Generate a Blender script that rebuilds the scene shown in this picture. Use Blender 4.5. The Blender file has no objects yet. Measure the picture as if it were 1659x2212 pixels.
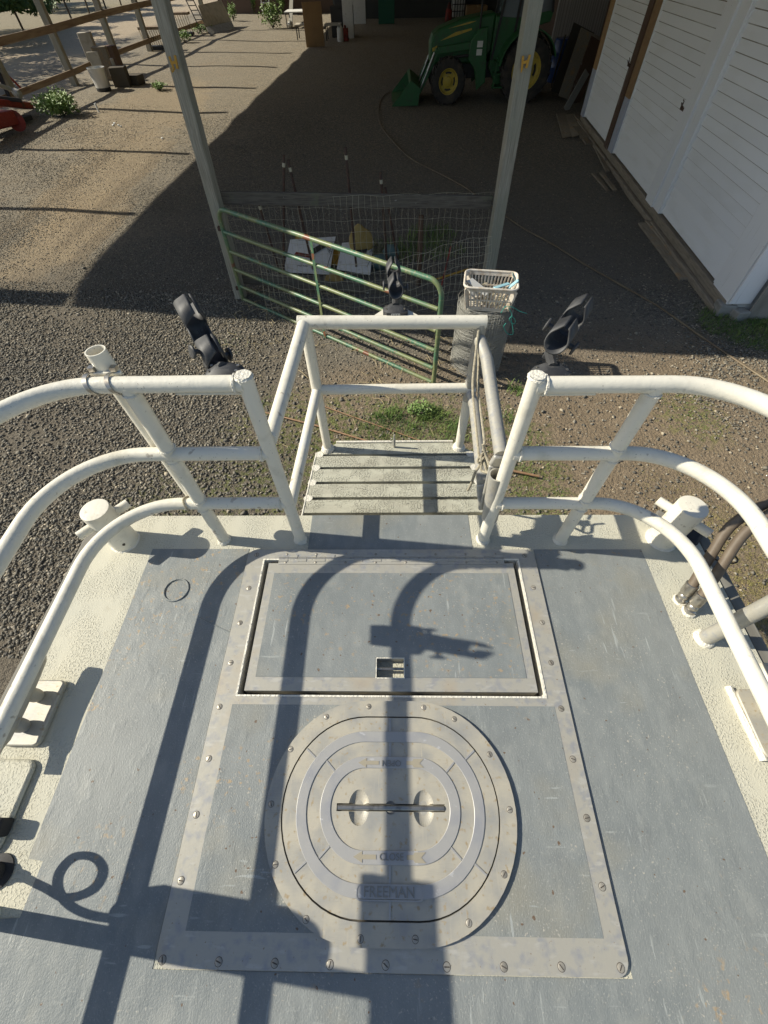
import bpy, bmesh, math, random
import numpy as np
from mathutils import Vector, Matrix
random.seed(7); RNG = np.random.default_rng(7)
S = bpy.context.scene
COL = S.collection
# ------------------------------------------------------------------ camera
FPX, CX, CY = 893.0, 829.5, 1106.0
_f = np.array([15.5, 1245., -FPX]); _f /= np.linalg.norm(_f)
_d = np.array([20., -640., -FPX]); _d -= _f*_d.dot(_f); _d /= np.linalg.norm(_d)
_r = np.cross(_f, -_d)
MW = np.array([_r, _f, -_d])
CAM = np.array([0, 0, 1.5])
cd = bpy.data.cameras.new('camera'); cam = bpy.data.objects.new('camera', cd); COL.objects.link(cam)
cd.sensor_fit = 'HORIZONTAL'; cd.sensor_width = 36; cd.lens = 36*FPX/1659.0
cd.clip_start = 0.05; cd.clip_end = 1000
mm = Matrix([list(r) for r in MW]).to_4x4(); mm.translation = Vector(CAM); cam.matrix_world = mm
S.camera = cam
# ------------------------------------------------------------------ light
w = bpy.data.worlds.new('World'); S.world = w; w.use_nodes = True
nt = w.node_tree; bg = nt.nodes['Background']; sk = nt.nodes.new('ShaderNodeTexSky')
SUNV = Vector((-1.39, 0.15, 1.0)).normalized()
sk.sky_type = 'NISHITA'; sk.sun_disc = False; sk.sun_elevation = math.asin(SUNV.z)
sk.sun_rotation = math.atan2(SUNV.x, SUNV.y); sk.air_density = 1.0; sk.dust_density = 0.7
nt.links.new(sk.outputs[0], bg.inputs[0]); bg.inputs[1].default_value = 0.092
sd = bpy.data.lights.new('sun', 'SUN'); so = bpy.data.objects.new('sun', sd); COL.objects.link(so)
sd.energy = 5.0; sd.angle = math.radians(0.53); sd.color = (1.0, 0.93, 0.78)
so.rotation_euler = SUNV.to_track_quat('Z', 'Y').to_euler()
S.view_settings.view_transform = 'Standard'; S.view_settings.look = 'None'
S.view_settings.exposure = 0.38; S.view_settings.gamma = 1; S.view_settings.use_curve_mapping = False

# ------------------------------------------------------------------ photo point -> place
def ray(x, y): return MW @ np.array([x-CX, CY-y, -FPX])
def DZ(x, y, h=0.):
    r = ray(x, y); return Vector(CAM + r*((h-CAM[2])/r[2]))
def DY(x, y, Y0):
    r = ray(x, y); return Vector(CAM + r*(Y0/r[1]))
def gz(x, y):
    z = -2.0 + 0.013*max(0.0, -x-3.0)
    z += 0.012*math.sin(x*1.3+y*0.4) + 0.010*math.sin(y*1.9-x*0.7) + 0.006*math.sin(x*3.1+y*2.3)
    return z
def GR(x, y, dz=0.0):
    h = -2.0
    for _ in range(4):
        p = DZ(x, y, h); h = gz(p.x, p.y)+dz
    return DZ(x, y, h)
def HZ(base, x, y):                       # height at which the ray meets the depth of base
    return DY(x, y, base.y).z

# ------------------------------------------------------------------ materials
def mat(name, col, rough=0.6, metal=0.0, layers=(), bumps=(), rv=0.0, spec=0.5, shift=True, alpha=1.0, trans=0.0):
    m = bpy.data.materials.new(name); m.use_nodes = True
    n = m.node_tree.nodes; L = m.node_tree.links; b = n['Principled BSDF']
    tc = n.new('ShaderNodeTexCoord'); vec = tc.outputs['Object']
    oi = n.new('ShaderNodeObjectInfo')
    if shift:
        ml = n.new('ShaderNodeMath'); ml.operation = 'MULTIPLY'; ml.inputs[1].default_value = 7.0
        L.new(oi.outputs['Random'], ml.inputs[0])
        cmb = n.new('ShaderNodeCombineXYZ'); L.new(ml.outputs[0], cmb.inputs[0]); L.new(ml.outputs[0], cmb.inputs[2])
        va = n.new('ShaderNodeVectorMath'); va.operation = 'ADD'
        L.new(vec, va.inputs[0]); L.new(cmb.outputs[0], va.inputs[1]); vec = va.outputs[0]
    def tex(kind, sc, detail=4.0, dist=0.0, src=None):
        mp = n.new('ShaderNodeMapping'); L.new(src or vec, mp.inputs[0])
        sc = (sc, sc, sc) if isinstance(sc, (int, float)) else sc
        mp.inputs['Scale'].default_value = sc
        if kind == 'noise':
            t = n.new('ShaderNodeTexNoise'); t.inputs['Scale'].default_value = 1; t.inputs['Detail'].default_value = detail
            t.inputs['Distortion'].default_value = dist; L.new(mp.outputs[0], t.inputs['Vector']); return t.outputs['Fac']
        if kind == 'wave':
            t = n.new('ShaderNodeTexWave'); t.inputs['Scale'].default_value = 1; t.inputs['Distortion'].default_value = 6
            t.inputs['Detail'].default_value = 3; L.new(mp.outputs[0], t.inputs['Vector']); return t.outputs['Fac']
        t = n.new('ShaderNodeTexVoronoi'); t.inputs['Scale'].default_value = 1; L.new(mp.outputs[0], t.inputs['Vector'])
        if kind == 'cell':
            bw = n.new('ShaderNodeRGBToBW'); L.new(t.outputs['Color'], bw.inputs[0]); return bw.outputs[0]
        return t.outputs['Distance']
    def ramp(src, lo, hi):
        r = n.new('ShaderNodeMapRange'); r.inputs[1].default_value = lo; r.inputs[2].default_value = hi
        L.new(src, r.inputs[0]); return r.outputs[0]
    cur = n.new('ShaderNodeRGB'); cur.outputs[0].default_value = (*col, 1); cur = cur.outputs[0]
    for l in layers:
        f = ramp(tex(l[0], l[1], l[5] if len(l) > 5 else 4.0), l[2], l[3])
        if len(l) > 6:                     # gate by a second, larger noise
            g = ramp(tex('noise', l[6][0], 3.0), l[6][1], l[6][2])
            mu = n.new('ShaderNodeMath'); mu.operation = 'MULTIPLY'; L.new(f, mu.inputs[0]); L.new(g, mu.inputs[1]); f = mu.outputs[0]
        mx = n.new('ShaderNodeMix'); mx.data_type = 'RGBA'; L.new(f, mx.inputs[0]); L.new(cur, mx.inputs[6])
        mx.inputs[7].default_value = (*l[4], 1); cur = mx.outputs[2]
    if rv:
        r = n.new('ShaderNodeMapRange'); r.inputs[3].default_value = 1-rv; r.inputs[4].default_value = 1+rv
        L.new(oi.outputs['Random'], r.inputs[0])
        hs = n.new('ShaderNodeHueSaturation'); L.new(r.outputs[0], hs.inputs['Value']); L.new(cur, hs.inputs['Color']); cur = hs.outputs[0]
    L.new(cur, b.inputs['Base Color'])
    b.inputs['Roughness'].default_value = rough; b.inputs['Metallic'].default_value = metal
    b.inputs['Specular IOR Level'].default_value = spec
    if trans: b.inputs['Transmission Weight'].default_value = trans
    nrm = None
    for bp in bumps:                       # kind, scale, strength, distance, lo, hi[, gate]
        f = tex(bp[0], bp[1], 4.0)
        if len(bp) > 4: f = ramp(f, bp[4], bp[5])
        if len(bp) > 6:
            g = ramp(tex('noise', bp[6][0], 2.0), bp[6][1], bp[6][2])
            mu = n.new('ShaderNodeMath'); mu.operation = 'MULTIPLY'; L.new(f, mu.inputs[0]); L.new(g, mu.inputs[1]); f = mu.outputs[0]
        bn = n.new('ShaderNodeBump'); bn.inputs['Strength'].default_value = bp[2]; bn.inputs['Distance'].default_value = bp[3]
        L.new(f, bn.inputs['Height'])
        if nrm: L.new(nrm, bn.inputs['Normal'])
        nrm = bn.outputs[0]
    if nrm: L.new(nrm, b.inputs['Normal'])
    return m

K = {}
K['rail'] = mat('rail_paint', (.73,.695,.59), .42, layers=[('noise', 14, .55, .75, (.60,.57,.47)), ('noise', 90, .68, .76, (.34,.31,.26)), ('noise', (5,5,5), .6, .75, (.66,.66,.62)), ('noise', 35, .64, .70, (.42,.38,.31), 2.0, (4, .52, .62)), ('noise', 180, .70, .74, (.2,.17,.13), 2.0, (6, .5, .6))],
                bumps=[('noise', 60, .35, .003), ('noise', 9, .3, .004)], shift=False)
K['weld'] = mat('weld_paint', (.70,.67,.58), .5, bumps=[('noise', 120, 1.0, .006)], shift=False)
K['bare'] = mat('bare_aluminium', (.40,.385,.335), .45, .25, layers=[('noise', 40, .5, .7, (.31,.315,.32)), ('noise', (20,60,20), .58, .68, (.44,.43,.39)), ('noise', 6, .60, .78, (.42,.36,.27)), ('noise', 150, .68, .75, (.25,.2,.14))],
                bumps=[('noise', 70, .15, .002)], shift=False)
K['cast'] = mat('cast_aluminium', (.43,.40,.325), .5, .15, layers=[('noise', 12, .4, .7, (.29,.29,.275)), ('noise', 70, .60, .72, (.33,.26,.16)), ('noise', (200,10,10), .6, .75, (.42,.39,.32))],
                bumps=[('noise', (40,260,40), .35, .0015), ('noise', 25, .2, .002)], shift=False)
K['band'] = mat('polished_band', (.385,.38,.365), .4, .25, layers=[('noise', 14, .5, .7, (.32,.325,.34)), ('noise', (40,60,40), .66, .72, (.48,.48,.48))], bumps=[('noise', 40, .15, .002)], shift=False)
K['cream'] = mat('nonskid_cream', (.53,.51,.41), .75, layers=[('noise', 3, .45, .7, (.46,.455,.38)), ('noise', 22, .66, .84, (.42,.39,.30)), ('noise', 1.2, .55, .8, (.50,.49,.41))],
                 bumps=[('noise', 150, .6, .005, .50, .66, ((11,6,9), .36, .60)), ('noise', 280, .4, .003), ('noise', 25, .25, .004)], shift=False)
K['slat'] = mat('nonskid_slat', (.46,.455,.37), .8, layers=[('noise', (5,14,5), .45, .7, (.36,.35,.285)), ('noise', (90,120,70), .50, .72, (.31,.295,.23), 4.0, ((6,14,6), .40, .6)), ('noise', 160, .62, .76, (.46,.45,.37))],
                bumps=[('noise', 130, .9, .007, .50, .64, (12, .4, .56))], shift=False)
GL = [('noise', 1.6, .35, .65, (.168,.188,.192)), ('noise', (26,13,18), .42, .75, (.225,.242,.238)), ('noise', (12,8,10), .58, .8, (.27,.282,.268)), ('noise', 3.1, .55, .78, (.25,.24,.195)), ('noise', 7, .60, .8, (.165,.18,.182)), ('noise', 55, .60, .70, (.33,.25,.155), 3.0, (2.4, .50, .62)), ('noise', 60, .745, .765, (.13,.09,.06), 1.0), ('noise', 260, .60, .72, (.30,.31,.29)), ('noise', (90,9,60), .64, .70, (.31,.33,.32), 3.0, (4, .48, .6)), ('noise', (9,70,60), .66, .71, (.30,.32,.31), 3.0, (3, .5, .62)), ('noise', 130, .66, .70, (.36,.345,.30), 2.0, (5, .45, .6))]
K['grey'] = mat('deck_grey_paint', (.208,.222,.218), .55, layers=GL, bumps=[('noise', (260,190,200), .40, .0026), ('noise', (22,12,20), .22, .004, .55, .75), ('noise', (120,30,60), .10, .002)], shift=False)
K['greyx'] = mat('deck_grey_paint_cross', (.212,.226,.222), .5, layers=GL, bumps=[('noise', (190,260,200), .38, .0026), ('noise', (30,120,60), .12, .002), ('noise', (6,12,5), .15, .005)], shift=False)
K['black'] = mat('black_plastic', (.035,.036,.038), .58, layers=[('noise', 25, .45, .75, (.075,.075,.075)), ('noise', 60, .66, .8, (.14,.13,.115))], bumps=[('noise', 200, .15, .001)])
K['rubber'] = mat('black_rubber', (.02,.02,.022), .7, bumps=[('noise', 80, .2, .002)])
K['gap'] = mat('dark_gutter', (.06,.055,.045), .9, layers=[('noise', 40, .5, .7, (.12,.10,.07))])
K['letter'] = mat('cast_letter', (.25,.24,.21), .5, .1)
K['screw'] = mat('screw_metal', (.40,.37,.31), .45, .5, rv=.2)
K['slot'] = mat('screw_slot', (.07,.06,.05), .8)
K['steel'] = mat('steel', (.42,.40,.36), .35, .9, layers=[('noise', 60, .5, .7, (.25,.23,.2))])
K['rope'] = mat('rope', (.52,.47,.35), .9, layers=[('noise', 60, .5, .7, (.36,.31,.22))], bumps=[('wave', (150,150,250), .8, .003)])
K['hose'] = mat('hose_brown', (.115,.088,.062), .6, layers=[('noise', 20, .45, .7, (.15,.12,.085))], bumps=[('noise', 120, .15, .002)])
K['post'] = mat('weathered_post', (.36,.335,.265), .85, layers=[('noise', (60,60,3), .4, .7, (.21,.19,.145)), ('noise', 2, .45, .65, (.28,.275,.21)), ('noise', (130,130,6), .6, .75, (.36,.34,.29))],
                bumps=[('noise', (90,90,4), .9, .012)])
K['board'] = mat('weathered_board', (.13,.115,.09), .85, layers=[('noise', (5,50,50), .4, .7, (.075,.062,.05)), ('noise', 9, .68, .74, (.4,.38,.33)), ('noise', 4, .6, .75, (.14,.15,.085))], bumps=[('noise', (5,90,90), .6, .008)], rv=.15)
K['rust_rail'] = mat('reddish_rail_wood', (.27,.205,.135), .85, layers=[('noise', (12,1,12), .42, .7, (.17,.105,.07))], bumps=[('noise', (60,3,60), .5, .01)], rv=.15)
K['plank'] = mat('old_plank', (.30,.255,.19), .85, layers=[('noise', (60,4,60), .4, .7, (.20,.165,.12)), ('noise', 6, .55, .75, (.36,.24,.13))], bumps=[('noise', (120,5,120), .6, .006)], rv=.25)
K['siding'] = mat('white_siding', (.88,.89,.89), .5, layers=[('noise', (3,1,5), .5, .9, (.78,.78,.75)), ('noise', 40, .74, .8, (.5,.48,.42))], bumps=[('noise', (20,2,60), .12, .004)], rv=.03)
K['trim'] = mat('white_trim', (.88,.89,.89), .45, layers=[('noise', (30,30,2), .6, .8, (.66,.66,.64)), ('noise', 40, .70, .76, (.4,.37,.32), 3.0, (3, .5, .6))], bumps=[('noise', (60,60,3), .15, .003)])
K['brown'] = mat('brown_board', (.33,.205,.095), .7, layers=[('noise', 5, .5, .8, (.26,.16,.08))], rv=.1)
K['dkbrown'] = mat('rusty_brown', (.10,.058,.035), .7, layers=[('noise', (30,30,3), .55, .7, (.42,.42,.42), 4.0, (1.1, .50, .58))], rv=.1)
K['jamb'] = mat('grey_jamb', (.42,.44,.50), .6)
K['greyboard'] = mat('grey_plywood', (.30,.28,.24), .85, layers=[('noise', (6,60,2), .4, .7, (.20,.185,.155)), ('noise', 3, .5, .7, (.25,.25,.2))], bumps=[('noise', (60,60,3), .5, .008)])
K['sill'] = mat('sill_timber', (.29,.245,.185), .85, layers=[('noise', (40,3,40), .45, .7, (.19,.16,.12))], bumps=[('noise', (60,4,60), .4, .008)])
K['concrete'] = mat('concrete', (.30,.29,.26), .85, layers=[('noise', 9, .45, .7, (.2,.19,.16))], bumps=[('noise', 60, .4, .005)])
K['ggreen'] = mat('gate_green', (.07,.165,.10), .42, layers=[('noise', 2.5, .42, .55, (.17,.20,.09)), ('noise', 30, .56, .7, (.28,.27,.14)), ('noise', 3.6, .64, .66, (.20,.085,.045))], bumps=[('noise', 60, .2, .002)])
K['wire'] = mat('galvanised_wire', (.50,.46,.33), .5, .1)
K['wiredark'] = mat('weathered_wire', (.34,.335,.30), .6, .1)
K['rustpole'] = mat('rusty_steel', (.07,.04,.03), .8, layers=[('noise', 20, .5, .7, (.13,.07,.04))], bumps=[('noise', 80, .4, .003)])
K['tgreen'] = mat('tractor_green', (.022,.115,.034), .45, layers=[('noise', 7, .5, .8, (.04,.07,.035))])
K['sdirt_shade'] = mat('siding_dirt_lap_shade', (.26,.235,.19), .8, layers=[('noise', (4,1.3,4), .5, .68, (.50,.49,.45))])  # grime and the shadow line under each lap, painted as one darker tone
K['tyellow'] = mat('tractor_yellow', (.50,.37,.05), .5, layers=[('noise', 12, .5, .75, (.30,.23,.07))])
K['tyre'] = mat('tyre', (.035,.032,.03), .85, layers=[('noise', 6, .45, .7, (.075,.062,.048))], bumps=[('noise', 60, .3, .004)])
K['glass'] = mat('cab_glass', (.10,.125,.14), .08, 0, spec=.8)
K['white'] = mat('white_paint', (.72,.72,.69), .55, layers=[('noise', 12, .55, .8, (.55,.54,.5))])
K['ylw'] = mat('yellow_plastic', (.50,.27,.03), .5, layers=[('noise', 25, .5, .75, (.5,.27,.03))])
K['red'] = mat('red_paint', (.26,.03,.02), .7, layers=[('noise', 3, .48, .62, (.09,.03,.022)), ('noise', 9, .5, .7, (.20,.028,.02)), ('noise', 25, .6, .75, (.35,.12,.08))])
K['blue'] = mat('blue_drum', (.02,.06,.20), .35)
K['tarp'] = mat('green_tarp', (.015,.11,.065), .6)
K['dark'] = mat('dark_metal', (.03,.03,.032), .6)
K['basket'] = mat('basket_plastic', (.66,.61,.53), .5, layers=[('noise', 14, .5, .7, (.48,.38,.27))])
K['bamboo'] = mat('bamboo', (.26,.15,.08), .7, layers=[('noise', 14, .45, .7, (.34,.21,.12))])
K['gardenhose'] = mat('garden_hose', (.15,.11,.065), .5, layers=[('noise', 3, .5, .7, (.21,.165,.10))])
K['straw'] = mat('straw', (.42,.34,.19), .9, rv=.2)
K['grass'] = mat('grass_blades', (.12,.20,.04), .8, layers=[('noise', 9, .45, .7, (.22,.25,.07)), ('noise', 3, .5, .7, (.05,.11,.02))], shift=False)
K['moss'] = mat('dry_moss', (.22,.20,.075), .9, layers=[('noise', 9, .45, .7, (.33,.27,.12))], shift=False)
K['leaf'] = mat('leaves', (.06,.12,.028), .6, layers=[('noise', 1.7, .42, .65, (.10,.17,.04)), ('noise', 9, .5, .75, (.035,.075,.02))], shift=False)
K['weedleaf'] = mat('weed_leaves', (.14,.23,.05), .6, layers=[('noise', 6, .45, .7, (.24,.32,.09)), ('noise', 3, .5, .7, (.08,.14,.035))], shift=False)
K['bark'] = mat('bark', (.09,.075,.055), .9, bumps=[('noise', (40,40,8), .7, .02)])
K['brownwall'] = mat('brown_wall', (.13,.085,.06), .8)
K['yellowcloth'] = mat('yellow_cloth', (.36,.26,.09), .85, layers=[('noise', 8, .45, .7, (.30,.19,.05))], bumps=[('noise', 14, .8, .03)])
K['cement'] = mat('light_board', (.42,.38,.31), .8, layers=[('noise', 5, .45, .7, (.30,.27,.21))], rv=.15)
K['roof'] = mat('roof_sheet', (.62,.62,.60), .6)
K['bluething'] = mat('pale_blue_plastic', (.30,.52,.60), .5)
K['teal'] = mat('teal_twine', (.04,.33,.26), .7)
K['ink'] = mat('print_black', (.03,.03,.03), .7)
K['rubwood'] = mat('rub_strip', (.16,.15,.125), .7, layers=[('noise', (20,3,20), .45, .7, (.24,.23,.2))], shift=False)
K['hullw'] = mat('hull_paint', (.55,.55,.52), .5)
K['patch'] = mat('patch_metal', (.62,.62,.6), .5)

# gravel stones: colour per stone
stone = bpy.data.materials.new('gravel_stone'); stone.use_nodes = True
n = stone.node_tree.nodes; L = stone.node_tree.links; at_ = n.new('ShaderNodeAttribute'); at_.attribute_name = 'tone'
cr = n.new('ShaderNodeValToRGB'); L.new(at_.outputs['Fac'], cr.inputs[0]); L.new(cr.outputs[0], n['Principled BSDF'].inputs['Base Color'])
e = cr.color_ramp.elements; e[0].color = (.07,.066,.058,1); e[1].color = (.40,.345,.25,1)
x = e.new(.55); x.color = (.185,.168,.132,1); x = e.new(.85); x.color = (.29,.26,.205,1)
n['Principled BSDF'].inputs['Roughness'].default_value = .85

# ground
gm = mat('ground_gravel', (.215,.18,.125), .95, shift=False,
    layers=[('cell', 27, .45, .85, (.27,.235,.17)), ('cell', 31, .60, .72, (.07,.064,.056)), ('cell', 75, .2, .9, (.27,.235,.175)), ('cell', 50, .62, .9, (.085,.078,.068)), ('noise', 170, .54, .66, (.37,.325,.25)),
            ('noise', 1.4, .56, .76, (.20,.158,.105)), ('noise', 210, .56, .68, (.07,.06,.048))],
    bumps=[('voronoi', 27, .8, .022), ('voronoi', 85, .9, .010), ('noise', 220, .9, .008), ('noise', 30, .4, .012)])
def ground_extra(m):
    """bare tan dirt (left streak, path, right yard) and green moss by place, with ragged edges"""
    n = m.node_tree.nodes; L = m.node_tree.links; b = n['Principled BSDF']
    src = b.inputs['Base Color'].links[0].from_socket
    tc = n.new('ShaderNodeTexCoord'); sx = n.new('ShaderNodeSeparateXYZ'); L.new(tc.outputs['Object'], sx.inputs[0])
    def nz(sc, d=4):
        t = n.new('ShaderNodeTexNoise'); t.inputs['Scale'].default_value = sc; t.inputs['Detail'].default_value = d; L.new(tc.outputs['Object'], t.inputs['Vector']); return t.outputs['Fac']
    def mth(op, a, b2, clamp=False):
        q = n.new('ShaderNodeMath'); q.operation = op; q.use_clamp = clamp
        for i, v in enumerate((a, b2)):
            if isinstance(v, (int, float)): q.inputs[i].default_value = v
            else: L.new(v, q.inputs[i])
        return q.outputs[0]
    def blob(cx, cy, rx, ry, rag=.6, sc=1.6, soft=.35):
        dx = mth('DIVIDE', mth('SUBTRACT', sx.outputs[0], cx), rx); dy = mth('DIVIDE', mth('SUBTRACT', sx.outputs[1], cy), ry)
        d = mth('ADD', mth('MULTIPLY', dx, dx), mth('MULTIPLY', dy, dy))
        d = mth('ADD', d, mth('MULTIPLY', mth('SUBTRACT', nz(sc), .5), rag*4))
        r = n.new('ShaderNodeMapRange'); r.inputs[1].default_value = 1+soft; r.inputs[2].default_value = 1-soft; L.new(d, r.inputs[0]); return r.outputs[0]
    def mix(f, a, col):
        mx = n.new('ShaderNodeMix'); mx.data_type = 'RGBA'; L.new(f, mx.inputs[0]); L.new(a, mx.inputs[6])
        if isinstance(col, tuple): mx.inputs[7].default_value = (*col, 1)
        else: L.new(col, mx.inputs[7])
        return mx.outputs[2]
    def dirtcol(c1, c2):
        q = n.new('ShaderNodeRGB'); q.outputs[0].default_value = (*c1, 1)
        r = n.new('ShaderNodeMapRange'); r.inputs[1].default_value = .4; r.inputs[2].default_value = .7; L.new(nz(6, 8), r.inputs[0])
        c = mix(r.outputs[0], q.outputs[0], c2)
        r = n.new('ShaderNodeMapRange'); r.inputs[1].default_value = .50; r.inputs[2].default_value = .62; L.new(nz(140, 5), r.inputs[0])
        return mix(mth('MULTIPLY', r.outputs[0], .8), c, (c1[0]*.38, c1[1]*.38, c1[2]*.40))
    tan = dirtcol((.37,.285,.175), (.31,.235,.145)); brn = dirtcol((.255,.195,.125), (.31,.24,.16))
    c = src
    for bb in ((-7.4, 13.5, 1.1, 3.8), (-6.7, 9.6, .85, 2.4), (-8.6, 20, 1.8, 5.0)):
        c = mix(mth('MULTIPLY', blob(*bb, rag=.5), .75), c, tan)
    for bb in ((3.9, 3.2, 2.4, 2.6), (2.6, 3.6, 1.6, 1.7), (0.2, 4.0, 2.0, 1.1), (2.6, 4.6, 1.6, 1.2)):
        c = mix(mth('MULTIPLY', blob(*bb, rag=.35), .85), c, brn)
    grv = dirtcol((.165,.152,.132), (.20,.182,.155)); c = mix(mth('MULTIPLY', blob(1.2, 15.0, 6.8, 9.5, rag=.15, sc=.8), .75), c, grv)
    rut = dirtcol((.24,.185,.115), (.20,.155,.10))
    for bb in ((-7.9, 12.5, .22, 4.2), (-6.5, 12.5, .2, 4.0), (-5.9, 9.2, .16, 2.0)): c = mix(mth('MULTIPLY', blob(*bb, rag=.25, sc=2.5), .7), c, rut)
    bed = dirtcol((.15,.128,.095), (.175,.148,.108)); c = mix(mth('MULTIPLY', blob(-4.6, 3.6, 3.6, 4.4, rag=.3, sc=.9), .8), c, bed)
    r = n.new('ShaderNodeMapRange'); r.inputs[1].default_value = -15.0; r.inputs[2].default_value = -16.2; L.new(mth('ADD', sx.outputs[0], mth('MULTIPLY', nz(.7), 1.0)), r.inputs[0])
    pale = dirtcol((.46,.37,.255), (.40,.32,.22))
    c = mix(r.outputs[0], c, pale)
    r2 = n.new('ShaderNodeMapRange'); r2.inputs[1].default_value = -20.5; r2.inputs[2].default_value = -22.5; L.new(mth('ADD', sx.outputs[0], mth('MULTIPLY', nz(.5), 2.0)), r2.inputs[0])
    c = mix(mth('MULTIPLY', r2.outputs[0], .6), c, (.20,.18,.11))
    g = n.new('ShaderNodeMapRange'); g.inputs[1].default_value = .47; g.inputs[2].default_value = .60; L.new(nz(14, 6), g.inputs[0])
    for bb, cc in (((0.1, 3.7, 1.5, .7), (.13,.15,.045)), ((-1.25, 3.5, .8, 1.0), (.15,.16,.05)), ((1.5, 3.1, .5, .9), (.14,.15,.05)), ((3.7, 4.0, .4, .6), (.20,.19,.07)), ((5.5, 5.9, 1.0, .8), (.05,.075,.022)), ((3.2,1.6,.9,.9), (.24,.20,.08)), ((-1.9,2.6,1.2,.6), (.12,.13,.045))):
        c = mix(mth('MULTIPLY', mth('MULTIPLY', blob(*bb, rag=.5, sc=3), g.outputs[0]), .8), c, cc)
    far = n.new('ShaderNodeMapRange'); far.inputs[1].default_value = 9; far.inputs[2].default_value = 17; L.new(sx.outputs[1], far.inputs[0])
    for sc_, lo, hi, cc in ((16, .52, .62, (.36,.30,.21)), (19, .56, .66, (.085,.075,.06)), (34, .55, .64, (.40,.34,.24))):
        rr_ = n.new('ShaderNodeMapRange'); rr_.inputs[1].default_value = lo; rr_.inputs[2].default_value = hi; L.new(nz(sc_, 2), rr_.inputs[0])
        nl = n.new('ShaderNodeMapRange'); nl.inputs[1].default_value = -15.5; nl.inputs[2].default_value = -14.5; L.new(sx.outputs[0], nl.inputs[0])
        c = mix(mth('MULTIPLY', mth('MULTIPLY', rr_.outputs[0], mth('MULTIPLY', far.outputs[0], .75)), nl.outputs[0]), c, cc)
    L.new(c, b.inputs['Base Color'])
ground_extra(gm)

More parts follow.
